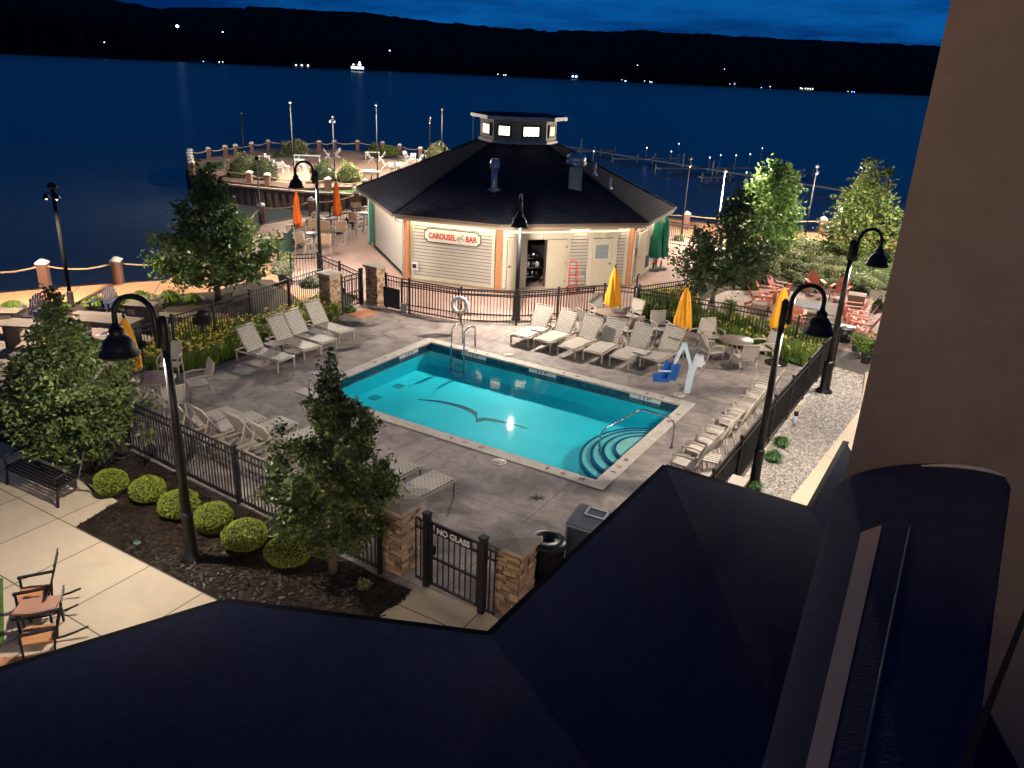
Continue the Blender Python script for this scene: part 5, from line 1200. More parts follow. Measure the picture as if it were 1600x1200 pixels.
# planters
def planter(px, py, lb, r=.24, h=.42, m=None, leaf=None, lh=.35, flower=None, zz=.01, lr=.32, n=500):
    s = thing('potted_plant', lb, 'potted plant', G(px, py, zz)); t = MB(); t.lathe([(r * .75, 0), (r, h), (r * 1.08, h), (r * 1.08, h + .04), (r * .9, h + .04), (r * .9, h - .02), (.02, h - .02)], 18); t.build('pot', m or potM, s)
    c = rng.normal(size=(n, 3)) * [lr * .42, lr * .42, lh * .3] + [0, 0, h + lh * .4]; leaf_mesh('foliage', c, .10, leaf or shrubleaf, s)
    if flower: c = rng.normal(size=(70, 3)) * [lr * .42, lr * .42, lh * .25] + [0, 0, h + lh * .62]; leaf_mesh('flowers', c, .075, flower, s)
whitefl = leafmat('white_petal', (.65, .65, .55), (.8, .8, .7))
planter(1352, 567, 'grey pot with drooping grass beside the brown hotel wall', .2, .38, leaf=grassleaf, lh=.5, lr=.4, n=700)
planter(1338, 549, 'dark pot with a small plant behind the grassy pot on the right', .2, .35)
planter(1139, 497, 'dark pot with lime green plant behind the right fence', .22, .35, leaf=lilyleaf, lh=.4)
planter(446, 443, 'grey pot with white flowers outside the terrace fence, upper one', .3, .4, leaf=greyleaf, flower=whitefl, lh=.5, lr=.5, n=700)
planter(449, 425, 'round grey pot with yellow flowers at the terrace fence corner', .32, .45, flower=lilyflower, lh=.35)
planter(1287, 536, 'hanging yellow green plant in a dark pot near the windscreen corner', .2, .3, leaf=lilyleaf, lh=.4)
planter(243, 500, 'pot with pale green plant beside the dark cabinet on the left patio', .2, .4, leaf=greyleaf, lh=.5, lr=.4, n=600)

# trash can and cabinet near the roof
s = thing('trash_can', 'dark round trash can with domed ring lid beside the near stone pillar', 'trash can', G(852, 905, .013)); t = MB(); t.lathe([(.26, 0), (.28, .72), (.27, .74)], 24)
t.build('body', black, s); t = MB(); t.lathe([(.33, .72), (.335, .80), (.31, .84), (.24, .86), (.12, .84), (.115, .76), (.01, .76)], 28); t.build('lid', mat('lid_green', (.015, .022, .02), .35), s)
t = MB(); [t.bar((.28 * math.cos(k * .3307), .28 * math.sin(k * .3307), .03), (.29 * math.cos(k * .3307), .29 * math.sin(k * .3307), .71), .03, .02) for k in range(19)]; t.build('slat_ring', black, s)
s = thing('towel_cabinet', 'grey box cabinet with pale metal edges beside the trash can', 'cabinet', G(915, 880, .013), POOLROT + R(4)); t = MB(); t.box((0, 0, .46), (.62, .62, .9)); t.build('body', mat('cabinet_grey', (.10, .13, .16), .5), s); t = MB(); t.add([(-.33, -.33, .91), (.33, -.33, .91), (.33, .33, 1.0), (-.33, .33, 1.0), (-.33, -.33, .94), (.33, -.33, .94), (.33, .33, 1.03), (-.33, .33, 1.03)], [(3, 2, 1, 0), (4, 5, 6, 7), (0, 1, 5, 4), (1, 2, 6, 5), (2, 3, 7, 6), (3, 0, 4, 7)]); t.build('top', mat('cabinet_top', (.20, .23, .25), .4), s)
t = MB(); [t.box((x, y, .46), (.03, .03, .92)) for x in (-.315, .315) for y in (-.315, .315)]; [t.box((0, y, .9), (.63, .03, .03)) for y in (-.318, .318)]; t.build('edge_trim', whiteP, s)
t = MB(); [t.bar(a_, b_2, .03, .015) for a_, b_2 in (((-.12, .05, .998), (.25, .05, .998)), ((-.12, .28, 1.03), (.25, .28, 1.03)), ((-.12, .05, .998), (-.12, .28, 1.03)), ((.25, .05, .998), (.25, .28, 1.03)))]; t.build('sign_outline', whiteP, s)
# plain utility stake and low garden lights
s = thing('utility_pipe', 'short pale blue pipe with dark cap standing in the gravel', 'pipe', G(1241, 664, .01)); t = MB(); t.lathe([(.045, 0), (.045, .30)], 12); t.build('pipe', liftM, s); t = MB(); t.lathe([(.06, .28), (.06, .38), (.02, .4)], 12); t.build('cap', black, s)
for px, py, lb in ((362, 463, 'small pale garden spotlight in the mulch right of the left tree'), (216, 858, 'small dark garden spotlight at the mulch edge near the patio')):
    s = thing('garden_light', lb, 'garden light', G(px, py, .01)); t = MB(); t.lathe([(.02, 0), (.02, .08), (.06, .10), (.065, .15), (.055, .16)], 12); t.build('housing', mat('verdigris', (.12, .2, .16), .5), s); t = MB(); t.lathe([(.052, .161), (.01, .163)], 12); t.build('lens', potM, s)
# terracotta mat inside the far gate
s = MB(); s.prism(poly((541, 492), (572, 483), (596, 489), (566, 499)), .013, .024); tag(s.build('gate_mat', mat('terracotta_mat', (.50, .22, .11), .9, c2=(.42, .18, .09), scale=20, bump=.4)), 'orange brown mat lying inside the far pool gate', 'mat')

# ------------------------------------------------------------------ trees and planting
def tree(px, py, top, wpx, label, leafm, n=9000, prof=None, leaf=.13, crown0=.16, lean=(0, 0), clumps=120, trunk_r=.09, z=.01, name='leafy_tree', droop=.1, fill=.8, seed=1):
    g0 = G(px, py, z); H = HT(px, py, top, z); dist = (g0 + Vector((0, 0, H * .5)) - CAM).dot(_f); Rw = wpx / 2 * dist / FPX
    s = thing(name, label, 'tree', g0, 0, 'young ornamental trees'); rg = np.random.default_rng(seed); rd = random.Random(seed)
    prof = prof or [(0, .25), (.12, .75), (.3, 1), (.5, .92), (.7, .62), (.85, .34), (1, .04)]
    def pr(t): return float(np.interp(t, [a for a, b in prof], [b for a, b in prof])) * Rw
    h0 = H * crown0; ln = Vector((lean[0], lean[1], 0)) * H
    t = MB(); t.tube([Vector((0, 0, 0)), Vector((.02, 0, h0 * .5)), Vector((0, .02, h0)) + ln * .2, Vector((.04, -.02, H * .5)) + ln * .5, Vector((0, 0, H * .93)) + ln], [trunk_r * 1.35, trunk_r, trunk_r * .9, trunk_r * .55, .012], 9); tips = []
    nb = 34
    for k in range(nb):
        f = (k + .5) / nb; f2 = f ** 1.1; zb = h0 * .8 + (H - h0) * f2 * .80; a = k * 2.4 + rd.uniform(-.4, .4); tt = min(1, f2 * .92 + .08); rr = pr(tt) * rd.uniform(.65, 1.0)
        b0 = Vector((0, 0, zb)) + ln * (zb / H); tip = Vector((rr * math.cos(a), rr * math.sin(a), h0 + (H - h0) * tt)) + ln * tt; mid = b0.lerp(tip, .5) + Vector((0, 0, -.05 * rr)); t.tube([b0, mid, tip], [trunk_r * (.42 - .25 * f), trunk_r * .2, .006], 5, caps=False); tips.append((b0, mid, tip))
    t.build('trunk', barkM, s)
    cl = []
    for k in range(clumps):
        while True:
            f = rd.random()
            if rd.random() < (pr(f) / (Rw * 1.15)) ** 1.3 + .04: break
        a = rd.uniform(0, 6.283); rr = pr(f) * (rd.random() ** .42) * (1 + .22 * math.sin(a * 3 + f * 11 + seed) * math.sin(f * 17 + seed)) * rd.uniform(.88, 1.1); cl.append((rr * math.cos(a) + ln.x * f, rr * math.sin(a) + ln.y * f, h0 + (H - h0) * f, .10 + .11 * pr(f) / max(Rw, .1)))
    for b0, mid, tip in tips:
        for q_ in (.55, .8, 1.0): v = b0.lerp(tip, q_); cl.append((v.x, v.y, v.z, .13))
    cl = np.array(cl); sc = max(.6, Rw / 1.2); wt = np.array([(pr(min(1, max(0, (q_[2] - h0) / (H - h0)))) / Rw) ** .9 + .03 for q_ in cl]); wt *= np.array([.6 + rd.random() for _ in cl]); idx = rg.choice(len(cl), n, p=wt / wt.sum())
    c = cl[idx, :3] + rg.normal(size=(n, 3)) * (cl[idx, 3:4] * sc * np.array([[1, 1, .75]])) * fill
    leaf_mesh('crown', c, leaf, leafm, s, droop=droop); return s
midleaf = leafmat('mid_leaf', (.03, .06, .022), (.16, .25, .065))
tree(520, 893, 545, 205, 'leafy tree with pointed top between the boxwoods and the NO GLASS gate', treeleaf, 32000, leaf=.082, trunk_r=.07, clumps=150, crown0=.13, lean=(.03, 0), fill=.50, droop=.3, seed=4,
     prof=[(0, .3), (.08, .7), (.2, .95), (.38, 1), (.54, .84), (.67, .52), (.79, .30), (.9, .15), (1, .02)])
tree(140, 735, 448, 200, 'broad leafy tree with a dark tip beside the park bench', treeleaf, 32000, leaf=.088, trunk_r=.075, clumps=170, crown0=.10, lean=(-.06, 0), fill=.55, seed=9,
     prof=[(0, .4), (.1, .8), (.25, 1.0), (.45, 1.0), (.58, .8), (.7, .48), (.85, .24), (1, .05)])
tree(341, 471, 256, 165, 'dark spreading tree on the left promenade bed with light showing through its leaves', midleaf, 12000, leaf=.18, trunk_r=.12, clumps=115, crown0=.14, droop=.35, fill=.62, seed=12,
     prof=[(0, .3), (.06, .85), (.18, 1.1), (.35, 1.02), (.5, .72), (.65, .48), (.8, .34), (1, .12)])
tree(1112, 474, 290, 140, 'dark feathery tree between the bar terrace and the fire pit', darkleaf, 10500, leaf=.16, trunk_r=.09, clumps=110, crown0=.16, droop=.2, fill=.7, lean=(.15, 0), seed=15,
     prof=[(0, .5), (.1, .95), (.25, 1.15), (.4, .95), (.6, .55), (.8, .35), (1, .1)])
tree(1190, 398, 250, 98, 'bright lit tree standing before the lake between the slim poles', brightleaf, 12000, leaf=.19, trunk_r=.1, clumps=130, crown0=.08, fill=.75, lean=(.02, 0), seed=18,
     prof=[(0, .6), (.15, .95), (.35, 1.0), (.55, .95), (.75, .75), (.9, .5), (1, .25)])
tree(1330, 408, 250, 118, 'yellow green tree at the far right next to the hotel wall', leafmat('lime_leaf', (.07, .11, .02), (.19, .24, .06)), 7500, leaf=.19, trunk_r=.1, clumps=130, crown0=.05, fill=.8, lean=(.06, 0), seed=21,
     prof=[(0, .8), (.15, 1.1), (.35, 1.05), (.55, .75), (.75, .55), (.9, .45), (1, .2)])

def bush(px, py, wpx, hpx, label, lm, n=1400, leaf=.07, name='shrub', cat='shrub', group='shrubs', solid=True, z=.01, rough=.10, dome=True):
    """a rounded shrub: px,py is the bottom centre of its outline in the photograph"""
    g0 = G(px, py, z); dist = (g0 - CAM).dot(_f); r = wpx / 2 * dist / FPX; hs = hpx * dist / FPX; th = math.asin(min(.9, CAM_H / (g0 - CAM).length)); sn, cs = math.sin(th), math.cos(th)
    if dome:
        h = math.sqrt(max((max(hs - r * sn, .35 * r)) ** 2 - (r * sn) ** 2, (.38 * r) ** 2)) / cs; g0 = g0 + Vector((0, r, 0)); cz, vz = 0, h
    else:
        vz = math.sqrt(max(hs ** 2 - (2 * r * sn) ** 2, (.9 * r) ** 2)) / cs / 2; g0 = G(px, py - hpx / 2, vz * .96); g0.z = z; cz = vz * .96
    s = thing(name, label, cat, g0, 0, group)
    u = rng.normal(size=(n, 3)); u /= np.linalg.norm(u, axis=1)[:, None]
    if dome: u[:, 2] = np.abs(u[:, 2])
    rad = 1 - np.abs(rng.normal(size=n)) * rough
    am = .12 if dome else .035; lump = 1 + am * np.sin(u[:, 0] * 5 + px) * np.cos(u[:, 1] * 4 + py) + am * .6 * np.sin(u[:, 2] * 9 + px)
    c = u * (rad * lump)[:, None] * [r, r, vz]; c[:, 2] = np.maximum(c[:, 2] + cz, .02)
    leaf_mesh('foliage', c, leaf, lm, s, szvar=.3)
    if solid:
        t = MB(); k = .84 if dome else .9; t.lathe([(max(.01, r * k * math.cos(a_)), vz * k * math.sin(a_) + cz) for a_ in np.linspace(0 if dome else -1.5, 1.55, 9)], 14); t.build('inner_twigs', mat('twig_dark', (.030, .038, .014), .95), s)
    return s
for i, (px, py, w_, h_) in enumerate([(173, 776, 51, 44), (231, 787, 55, 44), (280, 812, 66, 48), (334, 834, 61, 50), (382, 863, 70, 54), (452, 887, 76, 54)]):
    bush(px, py, w_, h_, f'{ORD[i]} clipped round boxwood from the left in the row in the mulch', boxleaf, 5200, .036, name='boxwood_ball', group='clipped round boxwoods in the mulch', dome=False, rough=.045)
# pier bushes
for px, py, w_, h_, lb, lm in [(373, 283, 70, 46, 'front left bush on the pier', shrubleaf), (405, 284, 50, 40, 'dark right half of the front left bushes on the pier', darkleaf), (455, 242, 46, 26, 'round bush at the back of the pier', shrub2), (500, 285, 44, 34, 'middle front bush on the pier left of the lit pole', darkleaf), (540, 286, 44, 32, 'middle front bush on the pier right of the lit pole', shrubleaf),
                               (583, 242, 26, 17, 'low green bush left in the back hedge of the pier', lilyleaf), (607, 244, 30, 18, 'low green bush right in the back hedge of the pier', lilyleaf), (683, 253, 46, 30, 'olive bush at the right end of the pier beside the roof', shrub2), (715, 256, 36, 18, 'low bush at the far right of the pier partly behind the roof', shrub2)]:
    bush(px, py, w_, h_, lb, lm, 1500, .13, group='bushes on the pier', rough=.12)
for i, (a_, b_, h_, lb) in enumerate([((300, 262), (345, 256), .0, 'x'), ]):
    s = MB(); s.sheet(poly((300, 258), (348, 252), (352, 264), (318, 270), (303, 268)), .012); struct('lawn_patch', s, lawnM)
s = MB(); s.sheet(poly((470, 299), (505, 291), (545, 291), (578, 302), (540, 303)), .014); struct('lawn_patch', s, lawnM)
s = MB(); s.sheet(poly((425, 247), (430, 238), (500, 238), (480, 246)), .012); struct('lawn_patch', s, lawnM)
s = MB(); s.sheet(poly((575, 247), (580, 241), (620, 244), (632, 250)), .012); struct('mulch_bed', s, mulchM)
s = MB(); s.sheet(poly((335, 288), (345, 275), (430, 276), (420, 292)), .013); struct('mulch_bed', s, mulchM)
s = MB(); s.sheet(poly((470, 292), (480, 283), (560, 284), (556, 291)), .013); struct('mulch_bed', s, mulchM)
tag(MB().prism([(G(x, y).x, G(x, y).y) for x, y in ((345, 287), (460, 299), (550, 297), (552, 291), (462, 292), (350, 281))], 0, .22).build('bed_edging', bulkM), 'low dark timber edging along the front beds of the pier', 'edging')

def tuft(px, py, wpx, hpx, label, lm=None, n=420, group='ornamental grass clumps', name='grass_clump', flat=1.0, z=.01):
    """a clump of arching blades"""
    lm = lm or grassleaf; g0 = G(px, py, z); dist = (g0 - CAM).dot(_f); r = wpx / 2 * dist / FPX; h = hpx * dist / FPX * .9; t = MB(); rd = random.Random(px * 7 + py)
    for k in range(n):
        a = rd.uniform(0, 6.283); rr = r * math.sqrt(rd.random()); b = Vector((rr * .35 * math.cos(a), rr * .35 * math.sin(a), 0)); hh = h * rd.uniform(.6, 1.05) * (1 - .35 * (rr / r) ** 2); m_ = Vector((rr * .75 * math.cos(a), rr * .75 * math.sin(a), hh)); e_ = Vector((rr * 1.15 * math.cos(a), rr * 1.15 * math.sin(a), hh * rd.uniform(.45, .9)))
        w_ = Vector((-math.sin(a), math.cos(a), 0)) * max(.008, r * .022); t.add([b - w_, b + w_, m_ + w_, m_ - w_, e_], [(0, 1, 2, 3), (3, 2, 4)])
    s = thing(name, label, 'plant', g0 + Vector((0, r * .4, 0)), 0, group); t.build('blades', lm, s); return s
for i, (px, py, w_, h_) in enumerate([(16, 487, 34, 18), (66, 486, 30, 16), (92, 485, 26, 14), (145, 480, 34, 18), (180, 478, 30, 16), (218, 480, 42, 24), (262, 474, 36, 20), (299, 472, 30, 14)]):
    tuft(px, py + 3, w_ * 1.25, h_ * 1.25, f'{ORD[i]} ornamental grass clump from the left along the promenade bed')
for px, py, w_, h_, lb in [(1222, 700, 34, 18, 'green grass clump in the gravel, farther one'), (1210, 723, 36, 20, 'green grass clump in the gravel, nearer one'), (1180, 768, 34, 20, 'grass clump at the foot of the nearest right lamp'), (1245, 570, 24, 14, 'small pale plant at the end of the flower bed'), (1226, 560, 14, 12, 'tiny plant with yellow tips in the mulch behind the umbrella base')]:
    tuft(px, py, w_, h_, lb, leafmat('green_blade', (.05, .13, .04), (.12, .24, .08)), 300)
for px, py, w_, h_, lb, lm in [(566, 925, 24, 22, 'small pale green plant in the mulch left of the gate walk', shrubleaf), (414, 340, 1, 1, '', None)][:1]:
    bush(px, py, w_, h_, lb, lm, 260, .05, solid=False, rough=.35)
bush(480, 452, 34, 22, 'silvery sage bush at the foot of the fence by the bell lamp', greyleaf, 900, .09, rough=.25); bush(432, 430, 30, 20, 'low silvery bush beside the white flower pot', greyleaf, 700, .08, rough=.25)
bush(545, 490, 20, 16, 'low dark green plant beside the left stone pillar of the far gate', lilyleaf, 500, .07, rough=.3); bush(514, 512, 30, 26, 'round green perennial at the end of the daylily bed', lilyleaf, 800, .07, rough=.3)
bush(455, 390, 26, 20, 'dark green bush behind the green windscreen', darkleaf, 700, .10); bush(545, 350, 20, 10, 'low green bush behind the terrace fence', darkleaf, 500, .09); bush(1062, 378, 20, 12, 'pale bush beside the pole right of the bar', greyleaf, 500, .09, rough=.25)
bush(20, 690, 70, 90, 'dark bush at the far left edge behind the park bench', darkleaf, 3000, .07); bush(70, 640, 60, 50, 'yellowish dark bush left of the broad leafy tree', shrubleaf, 1800, .07)
# big shrub border behind the fire pit
random.seed(21); k = 0
rows = [(396, 1215, 1395, 9), (408, 1190, 1400, 9), (422, 1185, 1400, 9), (437, 1190, 1398, 8), (450, 1200, 1395, 8)]
rn = ['farthest', 'second', 'middle', 'fourth', 'nearest']
for ri, (y, xa, xb, n_) in enumerate(rows):
    for i in range(n_):
        x = xa + (xb - xa) * (i + .5) / n_ + random.uniform(-6, 6); yy = y + random.uniform(-4, 4) + (x - 1290) * .07
        bush(x, yy, random.uniform(34, 52), random.uniform(17, 28), f'{ORD[i]} shrub from the left in the {rn[ri]} row of the border behind the fire pit', random.choice([shrubleaf, shrub2, shrub2, greyleaf, brightleaf if ri > 1 else shrub2]), 1300, .075, rough=.26, solid=True, group='shrubs in the border behind the fire pit')
for px, py, w_, h_, lb, lm in [(1175, 455, 36, 22, 'lime shrub left of the coral chairs', lilyleaf), (1095, 455, 26, 16, 'dark conifer like shrub below the feathery tree', darkleaf), (1075, 466, 44, 22, 'low dark green shrub behind the corner of the terrace fence', darkleaf), (1085, 480, 34, 18, 'green shrub by the right end of the terrace fence', shrubleaf), (1375, 487, 20, 24, 'small leggy shrub at the hotel wall', greyleaf), (1350, 462, 26, 18, 'dark low shrub behind the right cube table', darkleaf)]:
    bush(px, py, w_, h_, lb, lm, 900, .08, rough=.25)
# daylily beds: blades and yellow flowers nobody could count
def lily(pg, n, nf, label, h=.55, z=.02, lf=None):
    xs = [p[0] for p in pg]; ys = [p[1] for p in pg]; rd = random.Random(len(pg) * 31 + n); P0 = []
    def samp():
        while True:
            p = (rd.uniform(min(xs), max(xs)), rd.uniform(min(ys), max(ys)))
            if inside(p, pg): return p
    t = MB()
    for k in range(n):
        if k % 14 == 0: c_ = samp()
        x, y = c_[0] + rd.gauss(0, .05), c_[1] + rd.gauss(0, .05); a = rd.uniform(0, 6.283); hh = h * rd.uniform(.5, 1.0); o = rd.uniform(.08, .28); w_ = Vector((-math.sin(a), math.cos(a), 0)) * .011; d = Vector((math.cos(a), math.sin(a), 0)); b = Vector((x, y, z))
        m_ = b + d * o * .45 + Vector((0, 0, hh * .8)); e_ = b + d * o * 1.1 + Vector((0, 0, hh * rd.uniform(.7, 1))); t.add([b - w_, b + w_, m_ + w_, m_ - w_, e_], [(0, 1, 2, 3), (3, 2, 4)])
    tag(t.build('daylily_leaves', lf or lilyleaf), label + ', the leaves', 'ground cover', kind='stuff')
    c = np.array([(*samp(), z + h * rd.uniform(.75, 1.15)) for k in range(nf)]); c = np.repeat(c, 4, 0) + rng.normal(size=(nf * 4, 3)) * .022
    tag(leaf_mesh('daylily_flowers', c, .07, lilyflower), label + ', the yellow flowers', 'flowers', kind='stuff')
lily(poly((225, 572), (262, 530), (312, 517), (394, 516), (457, 495), (508, 474), (530, 484), (528, 496), (470, 516), (400, 548), (330, 573), (245, 588)), 15000, 420, 'bed of yellow daylilies along the fence behind the left loungers')
lily(poly((994, 488), (1060, 508), (1135, 524), (1235, 548), (1290, 562), (1278, 585), (1262, 575), (1195, 555), (1130, 539), (1068, 516), (1010, 497)), 9000, 60, 'bed of tall green stems along the right back fence', h=.62)
lily(poly((994, 478), (1060, 497), (1090, 500), (1075, 478), (1040, 470)), 5000, 170, 'patch of yellow flowers behind the right back fence', h=.75)
lily(poly((1095, 505), (1145, 508), (1240, 530), (1285, 545), (1250, 545), (1140, 522)), 6500, 30, 'green perennials between the back fence and the fire pit patio', h=.6)
# bark chips on the near mulch
# loose bark chips and fallen leaves over the near mulch bed
ch = MB(); pgc = poly((110, 700), (203, 706), (400, 803), (600, 908), (640, 930), (575, 985), (360, 955), (350, 941), (125, 822), (184, 783), (110, 742)); rd = random.Random(77); cx_ = [p[0] for p in pgc]; cy_ = [p[1] for p in pgc]; k = 0
while k < 6000:
    p = (rd.uniform(min(cx_), max(cx_)), rd.uniform(min(cy_), max(cy_)))
    if not inside(p, pgc): continue
    k += 1; a = rd.uniform(0, 6.28); L = rd.uniform(.02, .06); wd = L * rd.uniform(.25, .5); z = .012 + rd.uniform(0, .02); u = Vector((math.cos(a), math.sin(a), rd.uniform(-.3, .3))) * L; v = Vector((-math.sin(a), math.cos(a), rd.uniform(-.2, .2))) * wd; c = Vector((*p, z + .01))
    ch.add([c - u - v, c + u - v, c + u + v, c - u + v], [(0, 1, 2, 3)])
tag(ch.build('bark_chips', leafmat('bark_chip', (.008, .006, .005), (.060, .038, .026))), 'loose dark bark chips strewn over the near mulch bed', 'bark chips', kind='stuff')

# ------------------------------------------------------------------ far shore
hillM = mat('wooded_hill', (.006, .010, .006), 1.0, c2=(.014, .020, .010), scale=.01, bump=0)
def ridge(name, Y, pts, seed, depth, amp, step=6):
    rd = random.Random(seed); rg = np.random.default_rng(seed); xs = np.arange(-260, 1760, step); ys = np.interp(xs, [p[0] for p in pts], [p[1] for p in pts])
    n = len(xs); nz = sum(rg.normal(size=n // k + 3).repeat(k)[:n] * a for k, a in ((1, amp * .35), (3, amp * .5), (9, amp * .6)))
    kern = np.ones(2) / 2; top = [V(float(x), float(y - max(-amp, nz[i])), Y) for i, (x, y) in enumerate(zip(xs, ys))]; V_ = []; F = []
    for i, p in enumerate(top):
        base = Vector((p.x, Y - depth * .5 , WZ - .5)); f1 = Vector((p.x, Y - depth * .42 + rd.uniform(-9, 9), WZ + (p.z - WZ) * .30 + rd.uniform(0, 4))); f2 = Vector((p.x, Y - depth * .22 + rd.uniform(-9, 9), WZ + (p.z - WZ) * .68 + rd.uniform(-2, 4))); b = Vector((p.x, Y + depth, WZ - .5)); V_ += [base, f1, f2, p, b]
        if i:
            o = (i - 1) * 5
            for k in range(4): F.append((o + k, o + 5 + k, o + 6 + k, o + 1 + k))
    t = MB(); t.add(V_, F); return struct(name, t, hillM)
ridge('far_hills', 2300, [(-260, -45), (0, -25), (100, -14), (190, 4), (250, 12), (330, 12), (420, 12), (480, 16), (560, 19), (640, 28), (700, 36), (760, 42), (860, 49), (1000, 48), (1130, 55), (1300, 64), (1480, 73), (1760, 90)], 5, 500, 1.3)
ridge('shore_woods', 1820, [(-260, 5), (0, 22), (120, 30), (250, 50), (400, 62), (600, 78), (800, 88), (900, 92), (1000, 94), (1130, 104), (1300, 112), (1480, 124), (1760, 136)], 9, 120, 4.2, step=3)
def shoreline(px): return float(np.interp(px, [0, 400, 800, 1450], [81, 101, 121, 151]))
warmW = mat('lit_window', (.9, .8, .6), .5, emis=(1, .80, .55), es=4); coolW = mat('lit_window_cool', (.8, .9, 1), .5, emis=(.75, .9, 1), es=6); blueW = mat('blue_lamp', (.2, .3, 1), .5, emis=(.15, .3, 1), es=16)
SH = 1745
def house(px, w_, h_, label, wins, m=None, up=0, wm=None):
    p = V(px, shoreline(px), SH - 5); p.z = WZ; s = thing('shore_house', label, 'house', p + Vector((0, 0, up)), 0, 'houses on the far shore'); t = MB(); t.box((0, 8, h_ * .32), (w_, 12, h_ * .64)); t.build('wall', m or mat('house_grey', (.10, .11, .12), .8), s)
    t = MB(); t.prism([(-w_ / 2 - .8, 0), (w_ / 2 + .8, 0), (0, h_ * .4)], -14.6, -1.4); xf(t, Matrix.Translation((0, 0, h_ * .62)) @ Matrix.Rotation(R(90), 4, 'X')); t.build('roof', mat('house_roof', (.02, .022, .03), .8), s, fixn=True)
    for (x, z, a, b, mm) in wins: t = MB(); t.box((x * w_, 1.9, z * h_), (a, .2, b)); t.build('window', mm, s)
W_, C_, B_ = warmW, coolW, blueW
house(470, 34, 12, 'long pale boathouse on the far shore left of the lit boat', [(-.3, .3, 3, 2, W_), (.05, .3, 4, 2, W_), (.42, .3, 3, 3, W_)], mat('house_pale', (.30, .28, .26), .8))
house(345, 12, 9, 'small house with greenish light on the far left shore', [(-.3, .3, 1.6, 1.5, C_), (.3, .35, 1.6, 1.4, W_)]); house(315, 30, 8, 'dark long house on the left far shore', [(.1, .3, 1, .8, C_)])
house(784, 20, 12, 'dim house on the far shore above the cupola, left of it', [(-.4, .3, 1.4, 1.4, W_), (.2, .2, 1.4, 1.2, C_), (.4, .25, 1.2, 1.2, C_)]); house(898, 17, 20, 'brightly lit white house on the far shore right of the cupola', [(-.25, .30, 3.0, 2.4, C_), (.15, .30, 3.6, 2.4, C_), (.25, .75, 2.2, 1.8, W_)], mat('house_white', (.5, .5, .48), .7))
house(975, 14, 10, 'house on the far shore with one blue light', [(.2, .2, 3, 1.2, B_), (-.3, .4, 1, 1, W_)]); house(1013, 18, 9, 'low house with white and blue lights on the far shore', [(-.45, .4, 1.4, 1, W_), (.2, .3, 1.6, 1.2, C_), (.4, .2, 1.4, 1, B_)])
house(1145, 16, 13, 'pale upright house among trees on the far shore', [(.2, .45, 3, 4, mat('dim_window', (.5, .6, .7), .5, emis=(.6, .75, .9), es=.6)), (-.4, .4, 1, 1, W_)]); house(1196, 24, 11, 'dim wide house on the far shore right of centre', [(.4, .35, 1.5, 1.2, C_), (-.35, .1, 1, 1, W_)])
house(1262, 30, 9, 'long house with a row of orange and white windows on the far right shore', [(-.48, .4, 2.2, 1.6, C_), (-.38, .3, 2, 1.5, C_), (-.16, .35, 2.2, 2, W_), (.0, .35, 2.4, 2, W_), (.17, .35, 2.2, 2, W_), (.33, .35, 2.2, 2, W_)]); house(1330, 16, 8, 'dark house with blue lights on the far right shore', [(.1, .15, 1.4, .8, B_), (.4, .15, 1.4, .8, B_), (-.4, .2, 1.2, 1, W_)])
def farlamp(px, py, r, label, m):
    p = V(px, py, 1700); s = thing('shore_lamp', label, 'street lamp', Vector((p.x, p.y, WZ)), 0, 'distant lamps on the far shore'); h = p.z - WZ; t = MB(); t.lathe([(.15, 0), (.1, h - r)], 6); t.build('pole', black, s); t = MB(); t.lathe([(.05, h - r), (r, h - r * .3), (r, h + r * .3), (.05, h + r)], 8); t.build('globe', m, s)
farlamp(277, 41, 3.0, 'brightest white street lamp high on the left wooded shore', coolW); farlamp(348, 50, 1.4, 'dim lamp right of the bright lamp on the left wooded shore', warmW); farlamp(163, 66, 1.2, 'faint warm lamp at the far left of the wooded shore', warmW); farlamp(609, 79, 1.2, 'tiny pale lamp right of the lit boat', coolW); farlamp(996, 102, .9, 'tiny warm lamp above the blue light', warmW); farlamp(1132, 108, .7, 'tiny warm lamp above the pale upright house', warmW)
# lit boat
p = V(561, 105, 1300); p.z = WZ; s = thing('tour_boat', 'brightly lit boat on the lake near the far shore', 'boat', p)
t = MB(); t.prism([(-16, -3), (14, -3), (20, 0), (14, 3), (-16, 3)], -.3, 2.2); t.build('hull', mat('hull_grey', (.25, .28, .3), .5), s, fixn=True)
t = MB(); t.box((-2, 0, 5), (22, 5, 5.4)); cab = t.build('cabin', whiteP, s); t = MB(); [t.box((x, -2.7, 5.2), (2.6, .3, 2.6)) for x in (-10, -6, -2, 2, 6)]; t.build('window', coolW, cab)
t = MB(); t.box((-3, 0, 9.4), (14, 4.5, 3)); up_ = t.build('upper_deck', whiteP, s); t = MB(); [t.box((x, -2.4, 9.6), (2.2, .3, 1.6)) for x in (-8, 0, 2.6)]; t.build('window', warmW, up_); t = MB(); t.lathe([(.3, 10.8), (1.6, 12), (1.6, 13), (.3, 14)], 8, (1, 0, 0)); t.build('mast_lamp', coolW, s)
